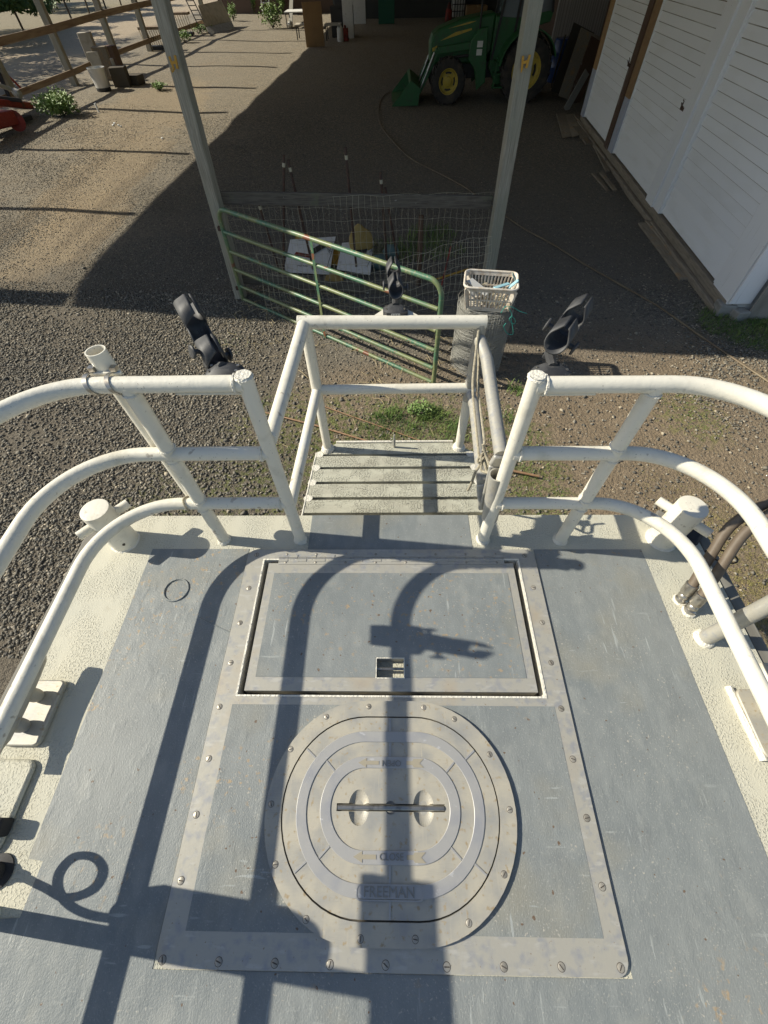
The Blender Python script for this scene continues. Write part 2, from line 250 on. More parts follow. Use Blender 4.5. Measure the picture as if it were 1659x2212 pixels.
# ------------------------------------------------------------------ builders
class B:
    def __init__(s): s.v = []; s.f = []
    def add(s, vs, fs):
        o = len(s.v); s.v += [Vector(p) for p in vs]; s.f += [tuple(i+o for i in q) for q in fs]; return s
    def box(s, c, size, rot=None, taper=1.0):
        sx, sy, sz = [k/2 for k in size]; c = Vector(c); vs = []
        for z in (-1, 1):
            t = taper if z > 0 else 1
            for x, y in ((-1,-1), (1,-1), (1,1), (-1,1)):
                p = Vector((x*sx*t, y*sy*t, z*sz)); vs.append((rot @ p if rot else p)+c)
        return s.add(vs, [(3,2,1,0), (4,5,6,7), (0,1,5,4), (1,2,6,5), (2,3,7,6), (3,0,4,7)])
    def bar(s, a, b, w, h, up=(0,0,1)):    # rectangular bar a->b
        a = Vector(a); b = Vector(b); d = (b-a).normalized(); u = Vector(up); x = d.cross(u)
        if x.length < 1e-4: x = d.cross(Vector((0,1,0)))
        x.normalize(); y = x.cross(d).normalized(); vs = []
        for p in (a, b):
            for i, j in ((-1,-1), (1,-1), (1,1), (-1,1)): vs.append(p+x*(i*w/2)+y*(j*h/2))
        return s.add(vs, [(0,1,2,3), (7,6,5,4), (4,5,1,0), (5,6,2,1), (6,7,3,2), (7,4,0,3)])
    def prism(s, poly, z0, z1):
        m = len(poly); vs = [(p[0], p[1], z0) for p in poly]+[(p[0], p[1], z1) for p in poly]
        return s.add(vs, [tuple(range(m-1, -1, -1)), tuple(range(m, 2*m))]+[(i, (i+1) % m, m+(i+1) % m, m+i) for i in range(m)])
    def tube(s, pts, r, seg=12, caps=True, closed=False):
        pts = [Vector(p) for p in pts]; k = len(pts); rs = r if isinstance(r, (list, tuple)) else [r]*k
        vs = []; nx = None
        for i, p in enumerate(pts):
            if closed: d = pts[(i+1) % k]-pts[i-1]
            else: d = pts[min(i+1, k-1)]-pts[max(i-1, 0)]
            d.normalize()
            if nx is None:
                nx = d.cross(Vector((0,0,1)));
                if nx.length < .1: nx = d.cross(Vector((0,1,0)))
            nx = (nx-d*nx.dot(d)).normalized(); ny = d.cross(nx)
            vs += [p+(nx*math.cos(2*math.pi*j/seg)+ny*math.sin(2*math.pi*j/seg))*rs[i] for j in range(seg)]
        fs = []
        for i in range(k if closed else k-1):
            a = i*seg; b = ((i+1) % k)*seg
            fs += [(a+j, b+j, b+(j+1) % seg, a+(j+1) % seg) for j in range(seg)]
        if caps and not closed: fs += [tuple(range(seg)), tuple(range(k*seg-1, (k-1)*seg-1, -1))]
        return s.add(vs, fs)
    def pipe(s, a, b, ro, ri, seg=24):     # open hollow tube
        a = Vector(a); b = Vector(b); d = (b-a).normalized(); x = d.orthogonal().normalized(); y = d.cross(x); vs = []
        for p, r in ((a, ro), (b, ro), (b, ri), (a, ri)):
            vs += [p+(x*math.cos(2*math.pi*j/seg)+y*math.sin(2*math.pi*j/seg))*r for j in range(seg)]
        return s.add(vs, [(k*seg+j, k*seg+(j+1) % seg, ((k+1) % 4)*seg+(j+1) % seg, ((k+1) % 4)*seg+j) for k in range(4) for j in range(seg)])
    def lathe(s, c, axis, prof, seg=24):   # prof [(r, h)]
        c = Vector(c); d = Vector(axis).normalized(); x = d.orthogonal().normalized(); y = d.cross(x); vs = []
        for r, h in prof: vs += [c+d*h+(x*math.cos(2*math.pi*j/seg)+y*math.sin(2*math.pi*j/seg))*r for j in range(seg)]
        k = len(prof); fs = [(i*seg+j, i*seg+(j+1) % seg, (i+1)*seg+(j+1) % seg, (i+1)*seg+j) for i in range(k-1) for j in range(seg)]
        if prof[0][0] > 1e-5: fs.append(tuple(range(seg-1, -1, -1)))
        if prof[-1][0] > 1e-5: fs.append(tuple(range((k-1)*seg, k*seg)))
        return s.add(vs, fs)
    def ball(s, c, r, sc=(1,1,1), seg=12, rings=8, jit=0):
        c = Vector(c); vs = [c+Vector((0,0,-r*sc[2]))]
        for i in range(1, rings):
            t = math.pi*i/rings
            for j in range(seg):
                q = 1+random.uniform(-jit, jit)
                vs.append(c+Vector((math.sin(t)*math.cos(2*math.pi*j/seg)*r*sc[0], math.sin(t)*math.sin(2*math.pi*j/seg)*r*sc[1], -math.cos(t)*r*sc[2]))*q)
        vs.append(c+Vector((0,0,r*sc[2]))); e = len(vs)-1
        fs = [(0, 1+(j+1) % seg, 1+j) for j in range(seg)]
        for i in range(rings-2): fs += [(1+i*seg+j, 1+i*seg+(j+1) % seg, 1+(i+1)*seg+(j+1) % seg, 1+(i+1)*seg+j) for j in range(seg)]
        fs += [(e, 1+(rings-2)*seg+j, 1+(rings-2)*seg+(j+1) % seg) for j in range(seg)]
        return s.add(vs, fs)
    def ring(s, outer, inner, z0, z1):     # strip between two outlines with equal point counts
        m = len(outer); vs = [(p[0], p[1], z) for z in (z0, z1) for P in (outer, inner) for p in P]
        fs = []
        for i in range(m):
            j = (i+1) % m
            fs += [(2*m+i, 2*m+j, 3*m+j, 3*m+i), (i, j, 2*m+j, 2*m+i), (m+j, m+i, 3*m+i, 3*m+j), (j, i, m+i, m+j)]
        return s.add(vs, fs)
    def mesh(s, name, m, org=Vector((0,0,0)), sm=40):
        me = bpy.data.meshes.new(name); me.from_pydata([tuple(p-org) for p in s.v], [], s.f); me.validate()
        bm = bmesh.new(); bm.from_mesh(me); bmesh.ops.recalc_face_normals(bm, faces=bm.faces); bm.to_mesh(me); bm.free()
        if m: me.materials.append(K[m] if isinstance(m, str) else m)
        if sm:
            me.polygons.foreach_set('use_smooth', [True]*len(me.polygons)); me.set_sharp_from_angle(angle=math.radians(sm))
        return me
    def build(s, name, m, parent=None, bev=0, sm=40, kind=None, label=None):
        org = Vector((0,0,0))
        if parent is not None:
            p = parent
            while p.parent: p = p.parent
            org = Vector(p.location)
        else:
            org = Vector((sum(p.x for p in s.v)/len(s.v), sum(p.y for p in s.v)/len(s.v), min(p.z for p in s.v)))
        o = bpy.data.objects.new(name, s.mesh(name, m, org, sm)); COL.objects.link(o); o.parent = parent
        if parent is None: o.location = org
        if bev:
            q = o.modifiers.new('bevel', 'BEVEL'); q.width = bev; q.segments = 2; q.limit_method = 'ANGLE'; q.angle_limit = math.radians(50)
        if kind: o['kind'] = kind
        if label: o['label'] = label
        return o
def thing(name, loc, label, cat, group=None):
    o = bpy.data.objects.new(name, None); COL.objects.link(o); o.location = Vector(loc); o.empty_display_size = .1
    o['label'] = label; o['category'] = cat
    if group: o['group'] = group
    return o
def tag(o, label, cat, group=None):
    o['label'] = label; o['category'] = cat
    if group: o['group'] = group
    return o
def piece(name, me, parent, loc, rot=None, scale=None):   # light copy sharing mesh data, loc in world
    o = bpy.data.objects.new(name, me); COL.objects.link(o); o.parent = parent
    p = parent
    org = Vector((0,0,0))
    while p is not None: org += Vector(p.location); p = p.parent
    o.location = Vector(loc)-org
    if rot: o.rotation_euler = rot
    if scale: o.scale = scale
    return o
def fillet(pts, r, n=10):
    pts = [Vector(p) for p in pts]; out = [pts[0]]
    for i in range(1, len(pts)-1):
        a, b, c = pts[i-1], pts[i], pts[i+1]; u = (a-b).normalized(); v = (c-b).normalized(); ang = u.angle(v)
        t = min(r/math.tan(ang/2), (a-b).length*.49, (c-b).length*.98); p0 = b+u*t; p1 = b+v*t
        rr = t*math.tan(ang/2); cen = b+(u+v).normalized()*(rr/math.sin(ang/2)); A = p0-cen; Bv = p1-cen; th = A.angle(Bv)
        for k in range(n+1):
            s = k/n; out.append(cen+(A*math.sin((1-s)*th)+Bv*math.sin(s*th))/math.sin(th))
    out.append(pts[-1]); return out
def spline(pts, n=8):
    pts = [Vector(p) for p in pts]; P = [pts[0]*2-pts[1]]+pts+[pts[-1]*2-pts[-2]]; out = []
    for i in range(1, len(P)-2):
        for k in range(n):
            t = k/n; a, b, c, d = P[i-1:i+3]
            out.append(.5*((2*b)+(c-a)*t+(2*a-5*b+4*c-d)*t*t+(3*b-a-3*c+d)*t**3))
    out.append(pts[-1]); return out
def stadium(cx, cy, hx, hy, n=20):        # half width hx, half height hy (hx>=hy)
    st = hx-hy; pts = []
    for i in range(n+1):
        a = -math.pi/2+math.pi*i/n; pts.append((cx+st+hy*math.cos(a), cy+hy*math.sin(a)))
    for i in range(n+1):
        a = math.pi/2+math.pi*i/n; pts.append((cx-st+hy*math.cos(a), cy+hy*math.sin(a)))
    return pts
def rrect(x0, y0, x1, y1, r, n=5):
    pts = []
    for cx, cy, a0 in ((x1-r, y0+r, -90), (x1-r, y1-r, 0), (x0+r, y1-r, 90), (x0+r, y0+r, 180)):
        for k in range(n+1):
            a = math.radians(a0+90*k/n); pts.append((cx+r*math.cos(a), cy+r*math.sin(a)))
    return pts
def text_mesh(name, txt, size, ext, m):
    c = bpy.data.curves.new(name, 'FONT'); c.body = txt; c.size = size; c.extrude = ext; c.align_x = 'CENTER'; c.align_y = 'CENTER'
    o = bpy.data.objects.new(name, c); COL.objects.link(o)
    dg = bpy.context.evaluated_depsgraph_get(); me = bpy.data.meshes.new_from_object(o.evaluated_get(dg))
    bpy.data.objects.remove(o); me.name = name; me.materials.clear(); me.materials.append(K[m]); return me
def rbox(s, poly_dir): pass

# ================================================================== GROUND
xs = np.concatenate([np.arange(-260, -30, 10), np.arange(-30, -16, .8), np.arange(-16, 8, .2), np.arange(8, 30, 1.5), np.arange(30, 160, 10)])
ys = np.concatenate([np.arange(-60, 0, 6), np.arange(0, 14, .2), np.arange(14, 46, .5), np.arange(46, 90, 3), np.arange(90, 420, 15)])
V = [(x, y, gz(x, y)) for y in ys for x in xs]; nx = len(xs)
F = [(j*nx+i, j*nx+i+1, (j+1)*nx+i+1, (j+1)*nx+i) for j in range(len(ys)-1) for i in range(nx-1)]
me = bpy.data.meshes.new('ground'); me.from_pydata(V, [], F); me.materials.append(gm)
me.polygons.foreach_set('use_smooth', [True]*len(me.polygons))
go = bpy.data.objects.new('ground', me); COL.objects.link(go); go['kind'] = 'structure'

def scatter_stones(name, regions):
    base = np.array([(1,0,0), (0,1,0), (-1,0,0), (0,-1,0), (.1,.1,.8), (-.1,0,-.7), (.7,.7,.3), (-.7,.6,.35)], float)
    tri = []
    bm = bmesh.new(); [bm.verts.new(p) for p in base]; bmesh.ops.convex_hull(bm, input=bm.verts)
    bm.verts.index_update(); keep = [v.index for v in bm.verts]
    tri = np.array([[v.index for v in f.verts] for f in bm.faces if len(f.verts) == 3]); base = np.array([v.co[:] for v in bm.verts]); bm.free()
    VV = []; TT = []; C = []; off = 0
    for (x0, x1, y0, y1, n, s0, s1, fn) in regions:
        x = RNG.uniform(x0, x1, n); y = RNG.uniform(y0, y1, n)
        if fn: k = fn(x, y) > RNG.uniform(0, 1, n); x = x[k]; y = y[k]
        n = len(x); s = s0+(s1-s0)*RNG.uniform(0, 1, n)**1.8
        z = np.array([gz(a, b) for a, b in zip(x, y)])
        ang = RNG.uniform(0, 2*np.pi, n); tilt = RNG.normal(0, .45, n)
        v = base[None]*s[:, None, None]*(1+RNG.uniform(-.4, .4, (n, len(base), 3)))*np.array([1, .75, .68])
        ct, st = np.cos(tilt)[:, None], np.sin(tilt)[:, None]
        v = np.stack([v[..., 0], v[..., 1]*ct-v[..., 2]*st, v[..., 1]*st+v[..., 2]*ct], -1)
        ca, sa = np.cos(ang)[:, None], np.sin(ang)[:, None]
        v = np.stack([v[..., 0]*ca-v[..., 1]*sa, v[..., 0]*sa+v[..., 1]*ca, v[..., 2]], -1)
        v += np.stack([x, y, z+s*.22], -1)[:, None, :]
        VV.append(v.reshape(-1, 3)); TT.append((tri[None]+(np.arange(n)*len(base))[:, None, None]+off).reshape(-1, 3)); off += n*len(base)
        C.append(np.repeat(np.clip(RNG.beta(2, 3, n)*1.25, 0, 1), len(base)))
    VV = np.concatenate(VV); TT = np.concatenate(TT); C = np.concatenate(C)
    me = bpy.data.meshes.new(name); me.vertices.add(len(VV)); me.vertices.foreach_set('co', VV.ravel())
    me.loops.add(len(TT)*3); me.loops.foreach_set('vertex_index', TT.ravel()); me.polygons.add(len(TT))
    me.polygons.foreach_set('loop_start', np.arange(0, len(TT)*3, 3)); me.update(calc_edges=True)
    a = me.attributes.new('tone', 'FLOAT', 'POINT'); a.data.foreach_set('value', C.astype(np.float32)); me.materials.append(stone)
    o = bpy.data.objects.new(name, me); COL.objects.link(o); tag(o, 'grey crushed gravel strewn over the yard beside the boat', 'gravel'); o['kind'] = 'stuff'; return o
def nz2(x, y, s=1.0): return .5+.25*np.sin(x*1.7*s+1.3*np.sin(y*1.1*s))+.25*np.sin(y*2.1*s+1.7*np.sin(x*.9*s+2))
def sm_(v, a, c): t = np.clip((v-a)/(c-a), 0, 1); return t*t*(3-2*t)
def dens(x, y):
    left = 1-sm_(x+.35*np.sin(y*1.7), -3.2, -.6)
    d = left*np.clip(.25+nz2(x, y, .9)*1.1, 0, 1)
    streak = np.exp(-((x+6.6+.1*(y-10))/.9)**2)*(y > 7.5)
    d = d*(1-.92*streak)
    d = np.maximum(d, .10+.12*nz2(x, y, 1.6)*(y > 6.5)); d = np.maximum(d, .10*nz2(x, y, 1.1)*(x < 2.2)); d = np.maximum(d, .85*sm_(x+.3*np.sin(y*2), 3.3, 4.6)*(1-sm_(y, 6.8, 8.2))*sm_(y, 3.2, 4.4)*nz2(x, y, 2))
    return np.clip(d, np.where((x > .8) & (y < 6.8), .008, .025), 1)
scatter_stones('gravel', [(-6.5, 5.0, 1.0, 8.0, 1500, .022, .042, lambda x, y: .15+.85*(x < -.5)*nz2(x, y, 1.4)), (-6.8, 5.5, 1.0, 7.2, 190000, .008, .025, dens), (-3.2, 5.2, 1.0, 7.6, 34000, .004, .010, lambda x, y: (.30+.70*nz2(x, y, 1.2))*(1-.85*sm_(x, .6, 2.0))), (-10.5, 5.5, 7.2, 13, 150000, .008, .017, lambda x, y: dens(x, y)*(1-sm_(y, 9, 13.5)*.5)),
                          (-14, 4.5, 13, 22, 90000, .010, .019, lambda x, y: dens(x, y)*(1-sm_(y, 15, 22.5)))])
def blades(name, m, areas, label, cat, kind='stuff'):
    v = []; f = []
    for (cx, cy, rx, ry, n, h0, h1, wd) in areas:
        for _ in range(n):
            a = random.uniform(0, 6.283); q = math.sqrt(random.random()) if random.random() < .7 else random.random()
            x = cx+rx*q*math.cos(a); y = cy+ry*q*math.sin(a); z = gz(x, y)-.004; h = random.uniform(h0, h1)
            b = random.uniform(0, 6.283); l = h*random.uniform(.3, 1.1); dx, dy = math.cos(b), math.sin(b); px_, py_ = -dy*wd, dx*wd; k = len(v)
            v += [(x-px_, y-py_, z), (x+px_, y+py_, z), (x+dx*l*.4+px_*.8, y+dy*l*.4+py_*.8, z+h*.6), (x+dx*l*.4-px_*.8, y+dy*l*.4-py_*.8, z+h*.6), (x+dx*l, y+dy*l, z+h*.85)]
            f += [(k, k+1, k+2, k+3), (k+3, k+2, k+4)]
    me = bpy.data.meshes.new(name); me.from_pydata(v, [], f); me.materials.append(K[m]); o = bpy.data.objects.new(name, me); COL.objects.link(o)
    if kind: o['kind'] = kind
    return tag(o, label, cat)
blades('grass', 'grass', [(.25, 3.75, .62, .42, 1500, .02, .10, .0026), (.45, 4.0, .2, .16, 420, .04, .13, .003), (-.05, 3.95, .18, .14, 260, .04, .12, .003), (.75, 3.7, .22, .2, 300, .03, .10, .0026), (-.45, 3.6, .7, .4, 700, .015, .06, .0022), (-1.2, 3.4, .5, .75, 1100, .012, .04, .002), (1.5, 3.0, .38, .8, 1700, .015, .05, .0022), (-2.2, 2.5, .7, .5, 500, .012, .03, .002),
        (3.68, 4.0, .32, .5, 700, .012, .035, .002), (5.5, 5.9, .9, .7, 3600, .03, .10, .003), (.2, 8.6, 1.2, .5, 900, .05, .16, .004), (.8, 9.3, .5, .5, 400, .06, .2, .004), (1.6, 4.45, .12, .12, 60, .06, .16, .004), (1.45, 3.9, .12, .1, 60, .05, .12, .003),
        (-1.7, 4.3, .35, .3, 320, .012, .04, .002), (-2.6, 5.6, .5, .3, 120, .02, .06, .003)], 'short green grass growing in the dirt below the bow platform', 'grass')
blades('moss', 'moss', [(3.25, 1.7, .85, .95, 9000, .006, .020, .003), (3.05, 2.8, .4, .5, 1200, .006, .018, .003), (1.5, 2.9, .5, .7, 1200, .006, .02, .003), (-1.2, 3.5, .7, .8, 1500, .006, .018, .003)], 'dry yellowish moss on the bare ground right of the hull', 'moss')
def twigs():
    b = B()
    for cx, cy, rx, ry, n in ((-.9, 5.6, 1.8, .9, 130), (.6, 5.3, .9, .9, 90), (-1.6, 6.6, .9, .4, 60), (-.2, 6.1, 1.8, .6, 70), (.2, 4.5, .9, .5, 40), (-.3, 3.6, 1.1, .5, 20)):
        for _ in range(n):
            x = cx+random.uniform(-rx, rx); y = cy+random.uniform(-ry, ry); a = random.uniform(0, 6.28); l = random.uniform(.06, .26); k = random.uniform(-.5, .5)
            p = [(x, y, gz(x, y)+.008), (x+l*.5*math.cos(a), y+l*.5*math.sin(a), gz(x, y)+random.uniform(.01, .05)), (x+l*math.cos(a+k), y+l*math.sin(a+k), gz(x, y)+.01)]
            b.tube(p, random.uniform(.0015, .004), 4)
    o = b.build('dry_straw', 'straw'); o['kind'] = 'stuff'; tag(o, 'loose dry straw and twigs lying under the green gate', 'straw')
twigs()

# ================================================================== BOAT
boat = thing('boat', (0, 0, -1.9), 'white and grey aluminium boat foredeck with tube railings, bow platform and hatches', 'boat')
XL, XR, YF = -1.30, 1.29, 1.058
# hull under the deck
b = B(); top = [(XL-.05, -4), (XR+.06, -4), (XR-.01, .93), (XR-.13, YF), (XL+.12, YF), (XL, .95)]
low = [(-.75, -4), (.75, -4), (.6, .5), (.35, .8), (-.35, .8), (-.6, .5)]
vs = [(x, y, -.075) for x, y in top]+[(x, y, -1.9) for x, y in low]
b.add(vs, [tuple(range(6)), (11,10,9,8,7,6)]+[(i, (i+1) % 6, 6+(i+1) % 6, 6+i) for i in range(6)]); b.build('hull', 'hullw', boat, sm=20)
# cream deck sheet with hole for the sunken hatch
HX0, HX1, HY0, HY1 = -.533, .513, .303, .832
b = B()
def slab(b, x0, x1, y0, y1, z0=-.07, z1=0.): b.prism([(x0, y0), (x1, y0), (x1, y1), (x0, y1)], z0, z1)
b.prism([(XL-.05, -4), (HX0, -4), (HX0, YF), (XL+.12, YF), (XL, .95)], -.07, 0)
b.prism([(HX1, -4), (XR+.06, -4), (XR-.01, .93), (XR-.13, YF), (HX1, YF)], -.07, 0)
slab(b, HX0, HX1, HY1, YF); slab(b, HX0, HX1, -4, HY0)
b.build('deck_plate', 'cream', boat, sm=0)
# painted grey areas (thin coats on the plate)
b = B(); pz = .0015
def coat(poly, z=pz):
    b.prism(poly, .0004, z)
coat([(-.605, .885), (-1.018, .885), (-1.03, -.125), (-.985, -.13), (-.99, -.245), (-1.085, -.25), (-1.10, -4), (1.09, -4), (1.03, -.1), (1.028, .882), (.585, .882), (.585, -.333), (-.605, -.333)]); b.build('grey_deck_paint', 'grey', boat, sm=0)
b = B(); coat([(-.357, .880), (.334, .880), (.332, YF), (-.357, YF)]); b.build('grey_deck_paint', 'greyx', boat, sm=0)
# weld beads: ring on left deck, little seam
bead = DZ(381, 1275); b = B()
b.tube([(bead.x+.047*math.cos(a*math.pi/24), bead.y+.047*math.sin(a*math.pi/24), .002+random.uniform(0, .0015)) for a in range(48)], .0042, 6, closed=True); b.build('weld_bead', 'grey', boat); b = B()
p = DZ(430, 1335); q = DZ(500, 1368)
b.tube([p.lerp(q, t/8)+Vector((0, 0, .001)) for t in range(9)], .003, 5); b.build('weld_bead', 'grey', boat)
# rub rails
for sgn, X0 in ((-1, XL), (1, XR)):
    b = B(); e = sgn*.012
    b.bar((X0+sgn*.024, .985, -.035), (X0+sgn*.074, -4, -.035), .05, .05); b.bar((X0-sgn*.13+sgn*.01, YF+.02, -.036), (X0+sgn*.035, .955, -.036), .05, .048); b.build('rub_rail', 'rubwood', boat, bev=.006)
b = B(); b.box((1.235, .985, -.03), (.16, .10, .09), Matrix.Rotation(math.radians(-45), 3, 'Z')); b.build('corner_bumper', 'rubber', boat, bev=.015)
# hatch surround plate (raised 5 mm), built as ring pieces around the sunken hatch
b = B(); PX0, PX1, PY0, PY1 = -.601, .581, -.330, .877
outer = rrect(PX0, PY0, PX1, PY1, .035, 5)
b2 = B()
rr = rrect(PX0, PY0, PX1, PY1, .035, 5)
b.prism([(PX1, HY0)]+[(PX0, HY0)]+rr[18:24]+rr[0:6], .0016, .0095)
b.prism([(PX0, HY1), (PX1, HY1)]+rr[6:18], .0016, .0095)
slab(b, PX0, HX0, HY0, HY1, .0016, .0095); slab(b, HX1, PX1, HY0, HY1, .0016, .0095)
surround = b.build('hatch_surround', 'bare', boat, sm=0)
b = B(); ST = lambda hx, hy: stadium(-.0095, .0025, hx, hy)
# grey coat on the surround with hole for round hatch
o_ = ST(.36, .284); A = [(-.538, -.262), (.532, -.262), (.532, .279), (-.538, .279)]
bm = bmesh.new(); vo = [bm.verts.new((x, y, .0102)) for x, y in A]; vi = [bm.verts.new((x, y, .0102)) for x, y in stadium(-.0095, .0025, .34, .264)]
eo = [bm.edges.new((vo[i], vo[(i+1) % 4])) for i in range(4)]; ei = [bm.edges.new((vi[i], vi[(i+1) % len(vi)])) for i in range(len(vi))]
bmesh.ops.triangle_fill(bm, use_beauty=True, edges=eo+ei); b.add([v.co[:] for v in bm.verts], [[v.index for v in f.verts] for f in bm.faces if (bm.verts.index_update() or True)]); bm.free()
b.build('surround_paint', 'grey', surround, sm=0)
# screws (one shared mesh each)
def screw_mesh(r):
    b = B(); b.lathe((0,0,0), (0,0,1), [(r, 0), (r, .0006), (r*.8, .0013)], 14); me = b.mesh('screw', 'screw')
    q = B(); q.box((0, 0, .0014), (r*.28, r*1.55, .0006)); 
    q.lathe((0,0,0), (0,0,1), [(r*1.14, 0), (r*1.14, .0003)], 14)
    k = len(me.vertices); bm = bmesh.new(); bm.from_mesh(me)
    s0 = len(bm.faces); vs = [bm.verts.new(p) for p in q.v]
    for f in q.f:
        nf = bm.faces.new([vs[i] for i in f]); nf.material_index = 1
    bm.to_mesh(me); bm.free(); me.materials.append(K['slot']); return me
SC = screw_mesh(.0085)
def screws(parent, pts, z):
    for x, y in pts: piece('screw', SC, parent, (x, y, z), (0, 0, random.uniform(0, 3.14)))
def dpts(l): return [tuple(DZ(x, y, .007)[:2]) for x, y in l]
screws(surround, dpts([(555,1199), (630,1199), (702,1199), (772,1199), (844,1199), (917,1199), (990,1199), (1063,1199), (1133,1201), (538,1271), (519,1346), (499,1432), (475,1527), (452,1639), (425,1760), (392,1902), (352,2073),
    (473,2077), (594,2080), (713,2083), (833,2084), (965,2088), (1088,2088), (1212,2088), (1340,2090), (1152,1270), (1171,1345), (1190,1432), (1212,1531), (1237,1640), (1267,1767), (1300,1915)]), .0096)
# sunken hatch: gutter, lid, hinge, handle pocket
b = B(); slab(b, HX0, HX1, HY0, HY1, -.075, -.045); b.build('hatch_gutter', 'gap', boat, sm=0)
b = B(); zz = (-.045, .012)
slab(b, HX0, HX0+.006, HY0+.0065, HY1-.0065, *zz); slab(b, HX1-.006, HX1, HY0+.0065, HY1-.0065, *zz); slab(b, HX0, HX1, HY0, HY0+.006, *zz); slab(b, HX0, HX1, HY1-.006, HY1, *zz)
b.build('gutter_coaming', 'weld', boat, sm=0)
LX0, LX1, LY0, LY1 = -.507, .487, .322, .812
hl = bpy.data.objects.new('hatch_lid', None)
b = B(); kx0, kx1, ky0, ky1 = -.057, .038, .366, .431
slab(b, LX0, kx0, LY0, LY1, -.04, .010); slab(b, kx1, LX1, LY0, LY1, -.04, .010); slab(b, kx0, kx1, LY0, ky0, -.04, .010); slab(b, kx0, kx1, ky1, LY1, -.04, .010); slab(b, kx0-.001, kx1+.001, ky0-.001, ky1+.001, -.042, -.030)
lid = b.build('hatch_lid', 'bare', boat, sm=0)
b = B(); slab(b, kx0, kx1, ky0, ky1, -.0295, -.0285); b.build('pocket_floor', 'cream', lid, sm=0)
b = B()
for x0, x1, y0, y1 in ((LX0+.03, kx0-.004, LY0+.045, LY1-.045), (kx1+.004, LX1-.03, LY0+.045, LY1-.045), (kx0-.004, kx1+.004, ky1+.004, LY1-.045), (kx0-.004, kx1+.004, LY0+.0451, ky0-.004)):
    if y1 > y0: slab(b, x0, x1, y0, y1, .0102, .0116)
b.build('lid_paint', 'greyx', lid, sm=0)
b = B(); b.tube([(kx0, .3985, .0), (kx1, .3985, .0)], .005, 8); b.build('lift_bar', 'steel', lid)
b = B(); b.ring([(kx0-.003, ky0-.003), (kx1+.003, ky0-.003), (kx1+.003, ky1+.003), (kx0-.003, ky1+.003)], [(kx0, ky0), (kx1, ky0), (kx1, ky1), (kx0, ky1)], .010, .0125); b.build('pocket_rim', 'weld', lid, sm=0)
# piano hinge
b = B(); hx0, hx1 = -.468, .452
slab(b, hx0, hx1, .842, .862, .0097, .0115); slab(b, hx0, hx1, .806, .826, .0102, .0122); b.build('hinge_leaf', 'bare', boat, sm=0)
b = B(); n_ = 24
for i in range(n_):
    x0 = hx0+(hx1-hx0)*i/n_+.001; x1 = hx0+(hx1-hx0)*(i+1)/n_-.001; yy = .839 if i % 2 else .829
    slab(b, x0, x1, yy-.011, yy+.011, .0097, .014)
b.build('hinge_knuckle', 'bare', boat, sm=0)
b = B(); b.tube([(hx0, .834, .010), (hx1, .834, .010)], .005, 8); b.build('hinge_pin', 'steel', boat)
SC2 = screw_mesh(.0045)
for i in range(8):
    x = hx0+.03+(hx1-hx0-.06)*i/7
    piece('hinge_screw', SC2, boat, (x, .853, .0116)); piece('hinge_screw', SC2, boat, (x, .815, .0123))
# ---- oval hatch
b = B(); C0 = (-.0095, .0025)
b.ring(stadium(*C0, .363, .287, 28), stadium(*C0, .3165, .2405, 28), .0030, .0175)
oring = b.build('oval_hatch_ring', 'cast', boat, sm=30); oring.location.z += .0055
ringpts = [(797,1527), (915,1529), (981,1554), (706,1549), (629,1619), (587,1737), (596,1867), (662,1985), (779,2027), (897,2028), (1012,1993), (1088,1888), (1100,1749), (1057,1630)]
SC3 = screw_mesh(.0075)
for x, y in ringpts: p = DZ(x, y, .017); piece('screw', SC3, oring, (p.x, p.y, .0231), (0, 0, random.uniform(0, 3.14)))
b = B(); b.ring(stadium(*C0, .3175, .2415, 28), stadium(*C0, .309, .233, 28), .0005, .0140); b.build('seal_groove', 'gap', boat, sm=0)
b = B(); b.lathe((-.0075, .002, .0003), (0,0,1), [(.0155, 0), (.0155, .0012)], 18); b.build('spanner_hole_shade', 'gap', boat)  # black disc on the hole floor, its shade put in as colour
b = B(); b.prism(stadium(*C0, .3125, .2365, 28), .0095-.03, .0165)
ol = b.build('oval_hatch_lid', 'cast', boat, sm=30)
# carve finger scoops, slot and spanner hole
cut = B()
for sx in (-.1, .088): cut.ball((sx, .002, .021), .032, (.98, 1.35, .75), 24, 14)
cutA = cut
def boolean(o, bb):
    org = Vector(boat.location)
    c = bpy.data.objects.new('cutter', bb.mesh('cutter', 'cast', org, 60)); COL.objects.link(c); c.location = org
    m = o.modifiers.new('b', 'BOOLEAN'); m.operation = 'DIFFERENCE'; m.object = c; m.solver = 'EXACT'
    bpy.context.view_layer.update(); dg = bpy.context.evaluated_depsgraph_get()
    me = bpy.data.meshes.new_from_object(o.evaluated_get(dg)); o.modifiers.clear(); o.data = me; me.polygons.foreach_set('use_smooth', [False]*len(me.polygons)); bpy.data.objects.remove(c)
for sx in (-.1, .088):
    cc = B(); cc.ball((sx, .002, .0205), .033, (.95, 1.35, .55), 28, 16); boolean(ol, cc)
cc = B(); cc.tube([(-.165, .002, .012), (.150, .002, .012)], .0105, 14); boolean(ol, cc)
cc = B(); cc.tube([(-.0075, .002, -.01), (-.0075, .002, .03)], .0165, 20); boolean(ol, cc)
b = B(); b.tube([(-.162, .002, .0135), (.148, .002, .0135)], .0072, 16); b.build('lift_handle', 'steel', ol)
def band(hx, hy, w, z1=.0192):
    b = B(); b.ring(stadium(*C0, hx, hy, 28), stadium(*C0, hx-w, hy-w, 28), .0166, z1); return b
band(.273, .197, .030).build('raised_band', 'band', ol, sm=30, bev=.0014); band(.204, .128, .031).build('raised_band', 'band', ol, sm=30, bev=.0014)
b = B()
